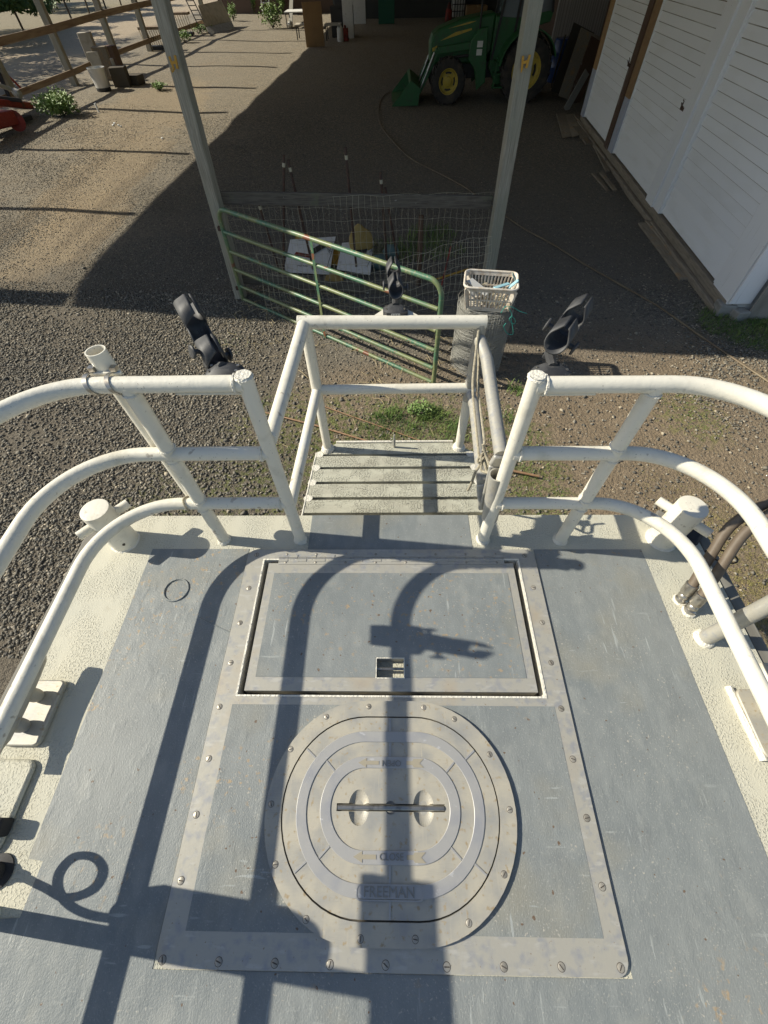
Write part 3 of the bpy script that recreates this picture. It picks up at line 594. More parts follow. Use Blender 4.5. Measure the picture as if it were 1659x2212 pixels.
def rib(x0, y0, x1, y1): b = B(); b.bar((x0, y0, .0172), (x1, y1, .0172), .005, .0032); b.build('cast_rib', 'band', ol, sm=0)
cx, cy = C0
for s in (1, -1):
    rib(cx, cy+s*.1975, cx, cy+s*.236); rib(cx, cy+s*.1285, cx, cy+s*.1665)
    for t in (1, -1):
        ax, ay = cx+t*.076, cy; u, v = t*.78, s*.62
        rib(ax+u*.198, ay+v*.198, ax+u*.236, ay+v*.236)
        u, v = t*.72, s*.69
        rib(ax+u*.129, ay+v*.129, ax+u*.166, ay+v*.166)
def arrow(cx, cy, tail):
    b = B(); z0, z1 = .0193, .0204
    b.prism([(cx-.105, cy), (cx-.080, cy-.0125), (cx-.080, cy-.005), (cx-.042, cy-.005), (cx-.042, cy+.005), (cx-.080, cy+.005), (cx-.080, cy+.0125)], z0, z1)
    b.prism([(cx+.042, cy-.005), (cx+.060, cy-.005), (cx+.064, cy-.011), (cx+.095, cy-.0115), (cx+.082, cy), (cx+.095, cy+.0115), (cx+.064, cy+.011), (cx+.060, cy+.005), (cx+.042, cy+.005)], z0, z1)
    return b
K['arrow'] = mat('arrow_cast', (.30,.27,.205), .6)
arrow(cx+.008, .1135, 0).build('direction_arrow', 'arrow', ol, sm=0); arrow(cx+.004, -.1085, 0).build('direction_arrow', 'arrow', ol, sm=0)
piece('open_lettering', text_mesh('open_lettering', 'OPEN', .023, .0014, 'letter'), ol, (cx+.004, .1135, .0201), (0, 0, math.pi))
piece('close_lettering', text_mesh('close_lettering', 'CLOSE', .023, .0014, 'letter'), ol, (cx+.004, -.1085, .0201))
piece('maker_lettering', text_mesh('maker_lettering', 'FREEMAN', .032, .0014, 'letter'), ol, (cx-.002, -.1805, .0201))
b = B(); b.ring(rrect(cx-.09, -.198, cx+.09, -.164, .012, 4), rrect(cx-.087, -.195, cx+.087, -.167, .01, 4), .0193, .0205); b.build('name_border', 'band', ol, sm=0)

ol.location.z += .0055
# ---- railings
RR = .0230
def tubepart(name, pts, r=RR, m='rail', seg=16, parent=boat): bb = B(); bb.tube(pts, r, seg); return bb.build(name, m, parent)
def collar(p, d, r=.034, h=.02):
    bb = B(); d = Vector(d).normalized(); c = Vector(p)
    bb.lathe(c, d, [(r*random.uniform(.95, 1.05), 0), (r*.97, h*.4), (r*.82, h), (RR*.98, h*1.25)], 14)
    for v in bb.v[:]: v += Vector((random.uniform(-.0022, .0022), random.uniform(-.0022, .0022), 0))
    return bb.build('weld_collar', 'weld', boat)
YR = .932
for z, xi in ((.80, -.402), (.53, -.40), (.262, -.40)):
    tubepart('rail', fillet([(xi, YR, z), (-1.068, YR-.004, z), (-1.068, -3.0, z)], .275, 16))
for z, xi in ((.79, .385), (.527, .385), (.262, .385)):
    tubepart('rail', fillet([(xi, YR-.004, z), (1.018, YR-.008, z), (1.03, -3.0, z)], .275, 16))
tubepart('stanchion', [(-.393, .933, 0), (-.396, .934, .822)]); tubepart('stanchion', [(-.722, .930, 0), (-.722, .930, .80)], .0235)
tubepart('stanchion', [(.383, .932, 0), (.383, .930, .815)]); tubepart('stanchion', [(.706, .928, 0), (.706, .926, .79)], .0235)
for x, y in ((-.393, .933), (-.722, .930), (.383, .932), (.706, .928)): collar((x, y, 0), (0, 0, 1), .030, .014)
for x, z in ((-.396, .8), (.383, .79)):
    collar((x, YR, z+.022), (0, 0, 1), .026, .006)
tubepart('stanchion', [(-1.068, -.245, 0), (-1.068, -.245, .8)]); tubepart('stanchion', [(1.03, -.6, 0), (1.03, -.6, .79)]); tubepart('stanchion', [(-1.068, -1.6, 0), (-1.068, -1.6, .8)])
def weldring(c, axis, r, t=.0045):
    c = Vector(c); d = Vector(axis).normalized(); x = d.orthogonal().normalized(); y = d.cross(x); bb = B()
    bb.tube([c+(x*math.cos(a*math.pi/14)+y*math.sin(a*math.pi/14))*(r+random.uniform(-.0012, .0012)) for a in range(28)], [t*random.uniform(.7, 1.25) for _ in range(28)], 6, closed=True); bb.build('weld_collar', 'weld', boat)
for x, y, z in ((-.424, YR, .8), (-.421, YR, .53), (-.421, YR, .262), (.409, YR-.004, .79), (.407, YR-.004, .527), (.407, YR-.004, .262)): weldring((x, y, z), (1, 0, 0), .0245)
for s_ in (-1, 1):
    x0 = -.722 if s_ < 0 else .706
    for z in (.53, .262):
        for dz in (-.026, .026): weldring((x0, .931 if s_ < 0 else .927, z+dz), (0, 0, 1), .0235, .0038)
    weldring((x0, .93 if s_ < 0 else .926, .775 if s_ < 0 else .765), (0, 0, 1), .0235, .004)
# pads under the rail ends (rod holder mounting plates)
b = B(); b.box((-.50, .948, .772), (.20, .05, .008)); b.build('mounting_plate', 'rail', boat, bev=.003)
b = B(); b.box((.475, .945, .762), (.16, .05, .008)); b.build('mounting_plate', 'rail', boat, bev=.003)
# bow platform, 0.2 m below the deck
KS = 1.7/1.5
def KP(p): return Vector(CAM)+(Vector(p)-Vector(CAM))*KS
def kpoly(P): return [(x*KS, y*KS) for x, y in P]
PL = lambda y: -.408+(y-1.065)*.09
PR = lambda y: .430-(y-1.065)*.09
edges = [1.065, 1.153, 1.246, 1.339, 1.426]; ZP = -.2
for i in range(4):
    y0 = edges[i]+.0085; y1 = edges[i+1]-.0065
    b = B(); b.prism(kpoly([(PL(y0), y0), (PR(y0), y0), (PR(y1), y1), (PL(y1), y1)]), ZP-.03, ZP); b.build('slat', 'slat', boat, bev=.002)
b = B(); b.prism(kpoly([(PL(1.43), 1.432), (PR(1.43), 1.432), (PR(1.43), 1.445), (.305, 1.506), (-.285, 1.506), (PL(1.43), 1.445)]), ZP-.03, ZP); b.build('platform_nose', 'slat', boat, bev=.002)
b = B(); k_ = KS
b.bar((-.285*k_, 1.512*k_, ZP-.01), (.305*k_, 1.512*k_, ZP-.01), .012, .04); b.bar((PL(1.08)*k_-.006, 1.06, ZP-.02), (PL(1.44)*k_-.006, 1.44*k_, ZP-.02), .008, .045); b.bar((PR(1.08)*k_+.006, 1.06, ZP-.02), (PR(1.44)*k_+.006, 1.44*k_, ZP-.02), .008, .045)
for y in edges: b.bar((PL(y)*k_+.005, (y+.0015)*k_, ZP-.045), (PR(y)*k_-.005, (y+.0015)*k_, ZP-.045), .034, .02)
for x in (-.37, .38): b.bar((x, 1.05, ZP-.05), (x, 1.44*k_, ZP-.05), .06, .03)
b.build('platform_frame', 'weld', boat, bev=.002)
for y in edges[1:]:
    for x in (PL(y)+.012, PR(y)-.012): collar((x*k_, (y+.0015)*k_, ZP-.006), (0,0,1), .013, .006)
b = B(); ax, ay = .009*k_, 1.478*k_
b.tube([(ax, ay, ZP), (ax, ay, ZP+.066)], .0072, 10); b.tube([(ax, ay, ZP+.066), (ax, ay, ZP+.095)], .005, 8)
b.tube([(ax+.013*math.cos(a)-.009, ay, ZP+.058+.011*math.sin(a)) for a in [k*.6 for k in range(11)]], .0014, 5); b.build('anchor_pin', 'bare', boat)
T1, T2 = (-.325*k_, 1.467*k_), (.332*k_, 1.471*k_); z1 = KP((0,0,.362)).z; z2 = KP((0,0,.665)).z
tubepart('pulpit_post', [(*T1, ZP), (*T1, z1)], .0238); tubepart('pulpit_post', [(*T1, z1), (T1[0], T1[1], z2)], .0262)
tubepart('pulpit_post', [(*T2, ZP), (*T2, z1)], .0238); tubepart('pulpit_post', [(T2[0], T2[1], z1+.02), (T2[0], T2[1], z2-.01)], .0245, 'bare')
tubepart('pulpit_post', [(T2[0], T2[1], z1-.07), (T2[0], T2[1], z1+.045)], .0256, 'bare')
tubepart('pulpit_rail', [KP((-.352, 1.470, .665)), KP((.350, 1.475, .655))], .0275); tubepart('pulpit_rail', [(*T1, z1), (*T2, z1)], .0242)
tubepart('pulpit_brace', [KP((-.330, 1.462, .660)), DY(583, 950, .94)], [.0272, .0225]); tubepart('pulpit_brace', [KP((-.325, 1.462, .362)), DY(627, 1095, .945)], [.0235, .0215])
for x, y in (T1, T2): collar((x, y, ZP), (0,0,1), .037, .02)
collar((T2[0], T2[1], z1-.01), (0,0,1), .031, .02)
gA = [KP((.332, 1.45, .60)), KP((.352, 1.36, .575)), DY(1083, 985, .985)]
gB = [KP((.334, 1.45, .345)), KP((.345, 1.38, .34)), DY(1043, 1045, 1.03)]
tubepart('gate_tube', gA, [.026, .026, .0238], 'bare'); tubepart('gate_tube', gB, [.0255, .0252, .0232], 'bare')
sA = DY(1083, 985, .985); sB = DY(1043, 1045, 1.03)
b = B(); p0 = DY(1070, 1005, .985); p1 = DY(1047, 1100, .985)
b.bar(sA, p0, .05, .02, up=(0,1,0)); b.bar(p0, p1, .045, .014, up=(0,1,0)); b.bar(sB, p1, .05, .016, up=(0,1,0)); b.build('gate_bracket', 'bare', boat, bev=.006)
b = B(); b.pipe(DY(1076, 1025, .945), DY(1058, 1118, .945), .032, .0265, 20); b.build('gate_socket', 'bare', boat)
b = B(); b.prism([(-.10, 1.66), (.135, 1.66), (.065, 1.735), (-.04, 1.735)], z2+.006, z2+.014); b.build('mounting_plate', 'rail', boat, sm=0)
# bollards
for s, x, y in ((-1, -1.150, .925), (1, 1.128, .932)):
    b = B(); b.lathe((x, y, -.002), (0,0,1), [(.0545, 0), (.0545, .228), (.0525, .2335), (.046, .2345)], 32); bl = b.build('bollard', 'rail', boat)
    b = B(); a = math.radians(50); d = Vector((math.cos(a), math.sin(a), 0)) if s < 0 else Vector((math.cos(a), -math.sin(a), 0))
    b.tube([Vector((x, y, .165))-d*.105, Vector((x, y, .165))+d*.105], .0185, 16); b.build('bollard_crossbar', 'rail', bl)
    collar((x, y, 0), (0,0,1), .060, .008)
b = B(); b.tube([(-1.118, .882, .045), (-1.116, .8785, .045)], .006, 8); b.build('drain_hole', 'gap', boat)
# mooring cleats on base plates
for s, cx_, cy_ in ((-1, -1.195, .250), (1, 1.20, .235)):
    b = B(); b.prism(rrect(cx_-.065, cy_-.10, cx_+.065, cy_+.10, .02, 4), 0.001, .022); cl = b.build('cleat', 'cast', boat, bev=.004)
    b = B(); b.ball((cx_, cy_+.045, .05), .022, (1, 1, 2.0)); b.ball((cx_, cy_-.045, .05), .022, (1, 1, 2.0))
    b.tube(spline([(cx_, cy_-.16, .098), (cx_, cy_-.09, .092), (cx_, cy_, .088), (cx_, cy_+.09, .092), (cx_, cy_+.16, .098)], 4), [.017]*4+[.023]*4+[.023]*4+[.023]*4+[.017], 12); b.build('cleat_horn', 'cast', cl)
# raised pads at the deck edge, with thick ridges
for s, x0, x1, y0, y1 in ((-1, -1.31, -1.115, -.12, .115), (1, 1.13, 1.32, -.18, .05)):
    b = B(); b.prism(rrect(x0, y0, x1, y1, .03, 4), .0, .018); b.build('raised_pad', 'cream', boat, bev=.01)
b = B(); b.tube([(1.128, .345, .006), (1.135, .13, .006)], .012, 8); b.build('weld_ridge', 'weld', boat)
# grey pipe leaning outboard and two hydraulic hoses on the right
q0 = Vector((1.122, .509, 0)); dq = (DZ(1659, 1308, .27)-q0)
tubepart('outboard_pipe', [q0, q0+dq*2.2], .0255, 'bare'); collar(q0, (0,0,1), .036, .012)
for k, (base, pts) in enumerate((((1468, 1298), [(1482,1280,.05), (1497,1262,.085), (1535,1200,.17), (1580,1135,.25), (1659,1085,.32), (1720,1060,.36)]), ((1487, 1322), [(1503,1303,.05), (1519,1284,.085), (1560,1222,.17), (1606,1155,.25), (1672,1105,.32), (1735,1082,.36)]))):
    P0 = DZ(*base); P = [DZ(*q) for q in pts]; h = B(); h.tube(spline([P0.lerp(P[1], .72)]+P[1:], 8), .0175, 16); ho = h.build('hydraulic_hose', 'hose', boat)
    d = (P[1]-P0).normalized(); f = B()
    f.lathe(P0, d, [(.021, 0), (.021, .014), (.016, .018), (.019, .024), (.019, .034), (.0165, .038), (.0215, .046), (.0225, .090), (.020, .092)], 16); f.build('hose_fitting', 'steel', ho)
    collar(P0, (0,0,1), .026, .008)
a1 = DZ(1542,1195,.16); a2 = DZ(1575,1207,.175); md = (a1+a2)/2; b = B()
u = (a2-a1).normalized()
pth = [md+u*(.048*math.cos(t))+Vector((0.2, .3, .9)).normalized()*(.022*math.sin(t)) for t in [k*math.pi/10 for k in range(20)]]
b.tube(pth, .0028, 6, closed=True); b.build('cable_tie', 'rubber', boat)
# white holder tube clamped outside the left rail
tt = DY(205, 757, .990); tb = DY(428, 1082, .985)
b = B(); b.pipe(tt, tt.lerp(tb, .999), .0272, .0238, 28); ht = b.build('holder_tube', 'rail', boat)
for px_ in (-.812, -.752):
    b = B(); pth = [(px_+.004*math.cos(t), .932+.031*math.cos(t)+.004, .80+.0285*math.sin(t)) for t in [k*math.pi/12 for k in range(24)]]
    vs = [];
    for t in range(24):
        a = t*math.pi/12
        for xx in (-.006, .006):
            for r in (.0262, .0278): vs.append((px_+xx-.012*math.sin(a), .936+(r+.006)*math.cos(a), .80+r*math.sin(a)))
    fs = []
    for t in range(24):
        a = t*4; c = ((t+1) % 24)*4
        fs += [(a, c, c+2, a+2), (a+1, a+3, c+3, c+1), (a, a+1, c+1, c), (a+2, c+2, c+3, a+3)]
    b.add(vs, fs); b.box((px_-.005, .965, .828), (.016, .016, .012)); b.build('hose_clamp', 'steel', ht)
b = B(); b.box((-.785, .962, .815), (.085, .012, .010)); b.build('clamp_bracket', 'rail', ht, bev=.002)
b = B(); e = DZ(405, 1088, .262)
b.tube([e+Vector((.006*math.cos(t*2), .027*math.cos(t), .027*math.sin(t))) for t in [k*.5 for k in range(26)]], .003, 6); b.build('cord_lashing', 'rope', boat)
# bits on the side deck at the left edge: cable gland with looping cable
b = B(); b.lathe((-1.10, -.155, .001), (0,0,1), [(.042, 0), (.042, .005), (.024, .008), (.024, .03), (.015, .04), (.012, .06)], 20); cg = b.build('cable_gland', 'rubber', boat)
b = B(); cpts = [(-1.10, -.155, .05), (-1.105, -.168, .11), (-1.11, -.18, .165), (-1.115, -.155, .215), (-1.12, -.115, .228), (-1.125, -.090, .205), (-1.125, -.095, .165), (-1.12, -.13, .142), (-1.12, -.165, .15), (-1.11, -.192, .175), (-1.10, -.205, .215), (-1.09, -.205, .27)]
b.tube(spline(cpts, 8), .0095, 10); b.build('cable', 'rubber', cg)
b = B(); b.box((-1.135, -.055, .03), (.05, .045, .055)); b.build('deck_plug', 'rubber', boat, bev=.008)
b = B(); b.lathe((-1.068, -.197, .24), (0,0,1), [(.02, 0), (.055, .03), (.070, .08), (.070, .34), (.055, .385), (.02, .41)], 24)
o = b.build('fender', K['hullw']); tag(o, 'pale cylindrical fender tied to the left rail beyond the lower left corner', 'fender')
b = B(); b.box((-1.068, -.635, .80), (.03, 1.2, .13)); b.build('rail_shadow_board', 'rail', boat, bev=.004)  # unseen board added to cast the wide shadow strip on the deck
b = B(); b.box((-1.075, .625, .765), (.05, .075, .05)); b.build('rail_shadow_block', 'rail', boat, bev=.004)  # unseen block added below the rail for its square deck shadow

# ---- rod holders
def rod_holder():
    root = bpy.data.objects.new('rod_holder', None); COL.objects.link(root)
    # local frame: axis +Y (mouth away), slot up +Z, origin at rear ring centre
    def shell(nm, prof, y0, y1, y0b, y1b, m='black', th=.0045):
        b = B(); m_ = len(prof); vs = []
        for (px_, pz_) in prof:
            t = (pz_+.03)/.06
            vs.append((px_, y0+(y0b-y0)*t, pz_))
        for (px_, pz_) in prof:
            t = (pz_+.03)/.06; vs.append((px_, y1+(y1b-y1)*t, pz_))
        fs = [(i, i+1, m_+i+1, m_+i) for i in range(m_-1)]; b.add(vs, fs)
        o = b.build(nm, m, root, sm=28); q = o.modifiers.new('s', 'SOLIDIFY'); q.thickness = th; q.offset = 1
        return o
    R = .0265
    def arc(a0, a1, n=18): return [(R*math.sin(math.radians(a)), -R*math.cos(math.radians(a))) for a in [a0+(a1-a0)*k/n for k in range(n+1)]]
    full = [(-.0045, .036), (-.008, .035)]+arc(-128, 128, 22)+[(.008, .035), (.0045, .036)]
    half = arc(-88, 88, 16)
    shell('rear_sleeve', full, -.006, .092, .018, .078); shell('cradle', half, .085, .138, .08, .145); shell('front_sleeve', full, .122, .215, .142, .205)
    b = B()
    for y in (.008, .078, .185, .256):
        pass
    for sx, y in ((-1, .06), (1, .035)):
        b = B(); b.lathe((sx*.030, y, -.006), (sx, 0, 0), [(.007, 0), (.007, .014), (.018, .015), (.019, .019), (.016, .022)], 12); b.build('knob', 'black', root)
    b = B(); b.box((0, .055, -.042), (.024, .05, .03)); b.box((.0, .045, -.062), (.018, .03, .03)); b.build('swivel', 'black', root, bev=.003)
    return root
rh = rod_holder()
def place_rh(root, ring, tip, basep, label, basem=True, skew=0):
    y = (Vector(tip)-Vector(ring)).normalized(); z = Vector((skew, 0, 1)); x = y.cross(z).normalized(); z = x.cross(y)
    M = Matrix((x, y, z)).transposed().to_4x4(); M.translation = Vector(ring); root.matrix_world = M
    root['label'] = label; root['category'] = 'rod holder'; root['group'] = 'black rod holders on the railings'
def copy_tree(o, parent=None):
    c = o.copy(); COL.objects.link(c); c.parent = parent
    for ch in o.children: copy_tree(ch, c)
    return c
def rh_base(root, wc, toward, ang=0, deco=False):
    """mount base on the rail, in world coordinates, parented to the holder"""
    bpy.context.view_layer.update(); inv = root.matrix_world.inverted()
    R3 = Matrix.Rotation(ang, 3, 'Z'); wc = Vector(wc)
    def add(nm, bb, m, bev=0):
        for v in bb.v: v[:] = inv @ (R3 @ v + wc)
        me = bb.mesh(nm, m, Vector((0,0,0)), 40); o = bpy.data.objects.new(nm, me); COL.objects.link(o); o.parent = root
        if bev: q = o.modifiers.new('bevel', 'BEVEL'); q.width = bev; q.segments = 2
        return o
    b = B(); b.prism([(-.052, -.016), (-.036, -.030), (.036, -.030), (.052, -.016), (.052, .016), (.036, .030), (-.036, .030), (-.052, .016)], 0, .017)
    vs = [(x*1.0, y*1.0, .017) for x, y in ((-.050,-.015), (-.035,-.028), (.035,-.028), (.050,-.015), (.050,.015), (.035,.028), (-.035,.028), (-.050,.015))]+[(x, y, .034) for x, y in ((-.022,-.012), (-.018,-.016), (.018,-.016), (.022,-.012), (.022,.012), (.018,.016), (-.018,.016), (-.022,.012))]
    b.add(vs, [tuple(range(8, 16))]+[(i, (i+1) % 8, 8+(i+1) % 8, 8+i) for i in range(8)]); add('mount_base', b, 'black')
    b = B(); t = inv.inverted() @ Vector((0, .045, -.06)); t = R3.inverted() @ (t-wc)
    b.tube([(0, 0, .03), t], .014, 8); add('mount_stem', b, 'black')
    b = B()
    for x in (-.037, .037):
        for y in (-.012, .012): b.lathe((x, y, .0245), (0,0,1), [(.0045, 0), (.0045, .003), (.002, .003)], 8)
    add('bolt', b, 'steel')
    if deco:
        b = B()
        for k, x in enumerate((-.016, -.009, -.002, .005, .012, .018)): b.box((x, -.0305, .0095), (.0018, .001, .006))
        b.box((.001, -.0305, .0132), (.036, .001, .0014)); add('base_marking', b, 'white')
V3 = Vector
def holder_tip(P0, x, y, L, far=True):
    r = Vector(ray(x, y)).normalized(); o = Vector(CAM)-P0; bb = o.dot(r); D = max(bb*bb-(o.dot(o)-L*L), 0); return Vector(CAM)+r*(-bb+(math.sqrt(D) if far else -math.sqrt(D)))
def new_holder(ring, tip, label, bc, ang=0, deco=False, skew=0):
    r = bpy.data.objects.new('rod_holder', None); COL.objects.link(r)
    for ch in list(rh.children):
        if ch.name.startswith(('mount', 'bolt', 'base_')): continue
        q = ch.copy(); COL.objects.link(q); q.parent = r
    place_rh(r, ring, tip, None, label, skew=skew); rh_base(r, bc, None, ang, deco); return r
rC = DY(856, 630, 1.72); tC = holder_tip(rC, 849, 574, .205)
new_holder(rC, tC, 'black plastic rod holder on the middle of the bow pulpit rail', (.014, 1.705, z2+.014), 0, True)
rR = DY(1200, 742, 1.0); tR = holder_tip(rR, 1256, 664, .205)
new_holder(rR, tR, 'black plastic rod holder on the right rail end with a round knob each side', (DY(1189, 806, .99).x, .99, .772), math.radians(8), skew=.35)
new_holder((-1.07, .62, .86), (-1.16, .615, 1.10), 'black rod holder on the left side rail, outside the frame', (-1.068, .62, .823), math.radians(90))
rL = DY(474, 792, 1.01); tL = holder_tip(rL, 400, 655, .205)
place_rh(rh, rL, tL, None, 'black plastic rod holder on the left rail end, cradle leaning away to the left', skew=.35)
rh_base(rh, (DY(486, 803, .99).x, .99, .782), None, 0)
# shorter: rope from the pulpit corner to the gate bracket
rp = thing('tie_rope', (.37, 1.2, .1), 'cream braided tie rope hanging from the pulpit corner and knotted to the gate bracket', 'rope')
def W(x, y, Y0): return DY(x, y, Y0+(Y0-.95)*.38)
b = B(); b.tube(spline([W(1036, 697, 1.47), W(1028, 760, 1.40), W(1021, 830, 1.30), W(1026, 900, 1.18), W(1035, 985, 1.06), W(1038, 1005, 1.04)], 8), .0048, 8)
b.tube(spline([W(1036, 697, 1.47), W(1034, 770, 1.40), W(1033, 840, 1.30), W(1040, 900, 1.18), W(1046, 955, 1.08), W(1043, 975, 1.05)], 8), .0048, 8); b.build('rope_strand', 'rope', rp)
b = B(); kc = W(1041, 992, 1.035)
for k in range(4):
    a0 = random.uniform(0, 3); u = V3((random.uniform(-1,1), random.uniform(-.3,.3), random.uniform(-1,1))).normalized(); v = u.orthogonal().normalized()
    b.tube([kc+(u*math.cos(t)*.017+v*math.sin(t)*.011)+V3((0, 0, .006*k-.01)) for t in [q*math.pi/6 for q in range(12)]], .005, 6, closed=True)
b.tube(spline([W(1043, 960, 1.04), W(1050, 985, 1.03), W(1058, 1012, 1.0), W(1052, 1020, 1.0), W(1044, 995, 1.03), W(1040, 1015, 1.02), W(1055, 1022, 1.0)], 8), .005, 8)
b.tube(spline([W(1040, 1000, 1.03), W(1026, 1022, 1.03), W(1018, 1045, 1.04), W(1010, 1060, 1.05)], 8), [.0055]*24+[.004], 8); b.build('knot', 'rope', rp)
b = B(); s0 = W(1060, 1018, .99); b.tube(spline([s0, W(1056, 1030, .985), W(1060, 1040, .98), W(1067, 1036, .98), W(1064, 1024, .985)], 6), .004, 8); b.build('snap_hook', 'steel', rp)


# ================================================================== POLE BARN (roof, posts, rails)
GLn = Vector((-2.53, 6.95, -2.0)); GRn = Vector((1.53, 6.90, -2.0))
barn_roof_z = 3.5
shed = thing('pole_barn', (-2.5, 7, -2), 'open pole barn with weathered timber posts, board rails and a wide roof above the yard', 'barn')
def shift(p): return (p[0]-7.645, p[1]+.826)       # from its shadow edge on the yard to the roof edge
sh = [(-5.45, 7.3), (-5.24, 6.66), (-1.35, 6.1), (2.97, 5.30), (6.0, 4.95)]
rp_ = [shift(p) for p in sh]
left = [shift(p) for p in [(-4.1, 44), (-4.49, 33.5), (-4.9, 25.5), (-5.15, 19), (-5.40, 14), (-5.52, 10)]]
poly = rp_+[(12.5, rp_[-1][1]-.6), (12.5, 60), (-11.6, 60)]+left
b = B(); b.prism([(p[0], p[1]) for p in poly], barn_roof_z, barn_roof_z+.12); b.build('roof', 'roof', shed, sm=0)
def post(a, top, wx, wy, m='post', name='post', parent=shed, rot=0):
    b = B(); a = Vector(a); t = Vector(top); x = Vector((math.cos(rot), math.sin(rot), 0)); y = Vector((-math.sin(rot), math.cos(rot), 0)); n_ = 14; vs = []
    for i in range(n_+1):
        c = a.lerp(t, i/n_)
        for u, v in ((-1,-1), (1,-1), (1,1), (-1,1)): vs.append(c+x*(u*wx/2+random.uniform(-.003,.003))+y*(v*wy/2+random.uniform(-.003,.003)))
    fs = [(i*4+j, i*4+(j+1)%4, i*4+4+(j+1)%4, i*4+4+j) for i in range(n_) for j in range(4)]+[(3,2,1,0), (n_*4, n_*4+1, n_*4+2, n_*4+3)]
    b.add(vs, fs); return b.build(name, m, parent, bev=.008, sm=25)
tl = DY(346, 0, 7.0); d = (tl-GLn); tl = GLn+d*(5.5/d.z)
pl = post(GLn+Vector((0,0,-.1)), tl, .155, .15, rot=math.radians(-8)); pl['label'] = 'weathered grey timber post left of the green gate'
tr = DY(1154, 0, 6.9); d = (tr-GRn); tr = GRn+d*(5.5/d.z)
pr = post(GRn+Vector((0,0,-.1)), tr, .165, .15, rot=math.radians(6)); pr['label'] = 'weathered timber post right of the gate with a yellow hose hook'
def hook(c, parent, fx):
    b = B(); c = Vector(c); sc_ = .78
    b.bar(c+Vector((-.045, 0, .075)), c+Vector((-.03, 0, -.06)), .028, .02, up=(0,1,0)); b.bar(c+Vector((.045*fx, -.01, .085)), c+Vector((.028*fx, -.01, -.045)), .028, .03, up=(0,1,0)); b.bar(c+Vector((-.035, -.005, .01)), c+Vector((.035, -.005, .02)), .03, .025, up=(0,1,0))
    b.tube([c+Vector((-.03, -.02, -.06)), c+Vector((-.045, -.06, -.075)), c+Vector((-.045, -.065, -.03))], .009, 8); 
    for v in b.v: v[:] = c+(v-c)*sc_
    b.build('hose_hook', 'ylw', parent)
hook(DY(377, 138, 6.86), pl, 1); hook(DY(1134, 137, 6.80), pr, 1)
# cross board between the posts (thick weathered plank) and a lower one
b = B(); b.bar(DY(478, 427, 7.06), DY(1062, 437, 6.99), .05, .155, up=(0,0,1)); b.build('cross_board', 'board', shed, bev=.006)
b = B(); b.bar(DY(520, 603, 7.02), DY(1000, 640, 6.95), .04, .14, up=(0,0,1)); b.build('cross_board', 'board', shed, bev=.006)
# left side wall posts with board rails
pts = {'P1': (-13.3, 20.3), 'P2': (-13.1, 24.25), 'P3': (-13.0, 28.8), 'P4': (-12.85, 32.7), 'P5': (-12.6, 36.8), 'P6': (-12.1, 41.5)}
for k_, (x, y) in pts.items():
    post((x, y, gz(x, y)-.1), (x-.05, y, 3.5), .24, .24, name='post')
for x, y, w_ in ((-13.25, 7.72, .42), (-13.3, 11.4, .16), (-13.35, 15.7, .18)):
    post((x, y, gz(x, y)-.1), (x, y, 3.5), w_, w_, name='post')
P = list(pts.values())
for (x0, y0), (x1, y1) in zip([(-13.35, 15.7)]+P[:-1], P):
    for h, hh in ((.38, .17), (1.55, .20)):
        b = B(); b.bar((x0+.14, y0, gz(x0, y0)+h), (x1+.14, y1, gz(x1, y1)+h), .06, hh); b.build('side_rail', 'rust_rail', shed, bev=.01)

# ================================================================== WHITE BARN
wx = lambda y: 5.15+.0692*(y-6.8)
wd = Vector((.0692, 1, 0)).normalized(); wn = Vector((-wd.y, wd.x, 0))      # along, outward
def WP(y, out=0, z=0): return Vector((wx(y), y, z))+wn*out
wb = thing('white_barn', (5.2, 6.5, -2), 'white lap sided barn with sliding doors along the right side of the yard', 'barn')
ZT = 3.45
def wbox(name, m, y0, y1, z0, z1, o0, o1, bev=.003, parent=wb, lean=0):
    b = B(); vs = [WP(y, o, z) for z in (z0, z1) for y, o in ((y0, o0), (y1, o0), (y1, o1), (y0, o1))]
    b.add(vs, [(3,2,1,0), (4,5,6,7), (0,1,5,4), (1,2,6,5), (2,3,7,6), (3,0,4,7)]); return b.build(name, m, parent, bev=bev, sm=25)
b = B(); vs = [WP(y, o, z) for z in (-2, ZT) for y, o in ((6.22, -.02), (17.34, -.02), (17.34, -6.), (6.22, -6.))]
b.add(vs, [(3,2,1,0), (4,5,6,7), (0,1,5,4), (1,2,6,5), (2,3,7,6), (3,0,4,7)]); b.build('wall', 'hullw', wb, sm=0)
EXPO = .142
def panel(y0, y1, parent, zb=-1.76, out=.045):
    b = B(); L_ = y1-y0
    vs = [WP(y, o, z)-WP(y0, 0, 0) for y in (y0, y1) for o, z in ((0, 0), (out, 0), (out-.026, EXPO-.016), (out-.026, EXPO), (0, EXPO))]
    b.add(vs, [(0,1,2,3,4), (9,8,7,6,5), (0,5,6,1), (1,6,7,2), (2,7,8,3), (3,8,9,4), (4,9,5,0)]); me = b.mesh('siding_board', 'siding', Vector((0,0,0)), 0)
    me.materials.append(K['sdirt_shade'])
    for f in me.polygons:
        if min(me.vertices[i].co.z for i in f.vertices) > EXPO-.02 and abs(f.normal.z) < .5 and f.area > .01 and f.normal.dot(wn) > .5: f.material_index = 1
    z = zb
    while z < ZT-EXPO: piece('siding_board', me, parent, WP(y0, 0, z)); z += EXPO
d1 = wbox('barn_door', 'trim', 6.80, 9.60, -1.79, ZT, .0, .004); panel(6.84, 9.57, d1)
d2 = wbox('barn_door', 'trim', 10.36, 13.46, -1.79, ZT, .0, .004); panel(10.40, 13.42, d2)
d3 = wbox('barn_door', 'trim', 14.1, 17.02, -1.79, ZT, .0, .004); panel(14.14, 16.98, d3)
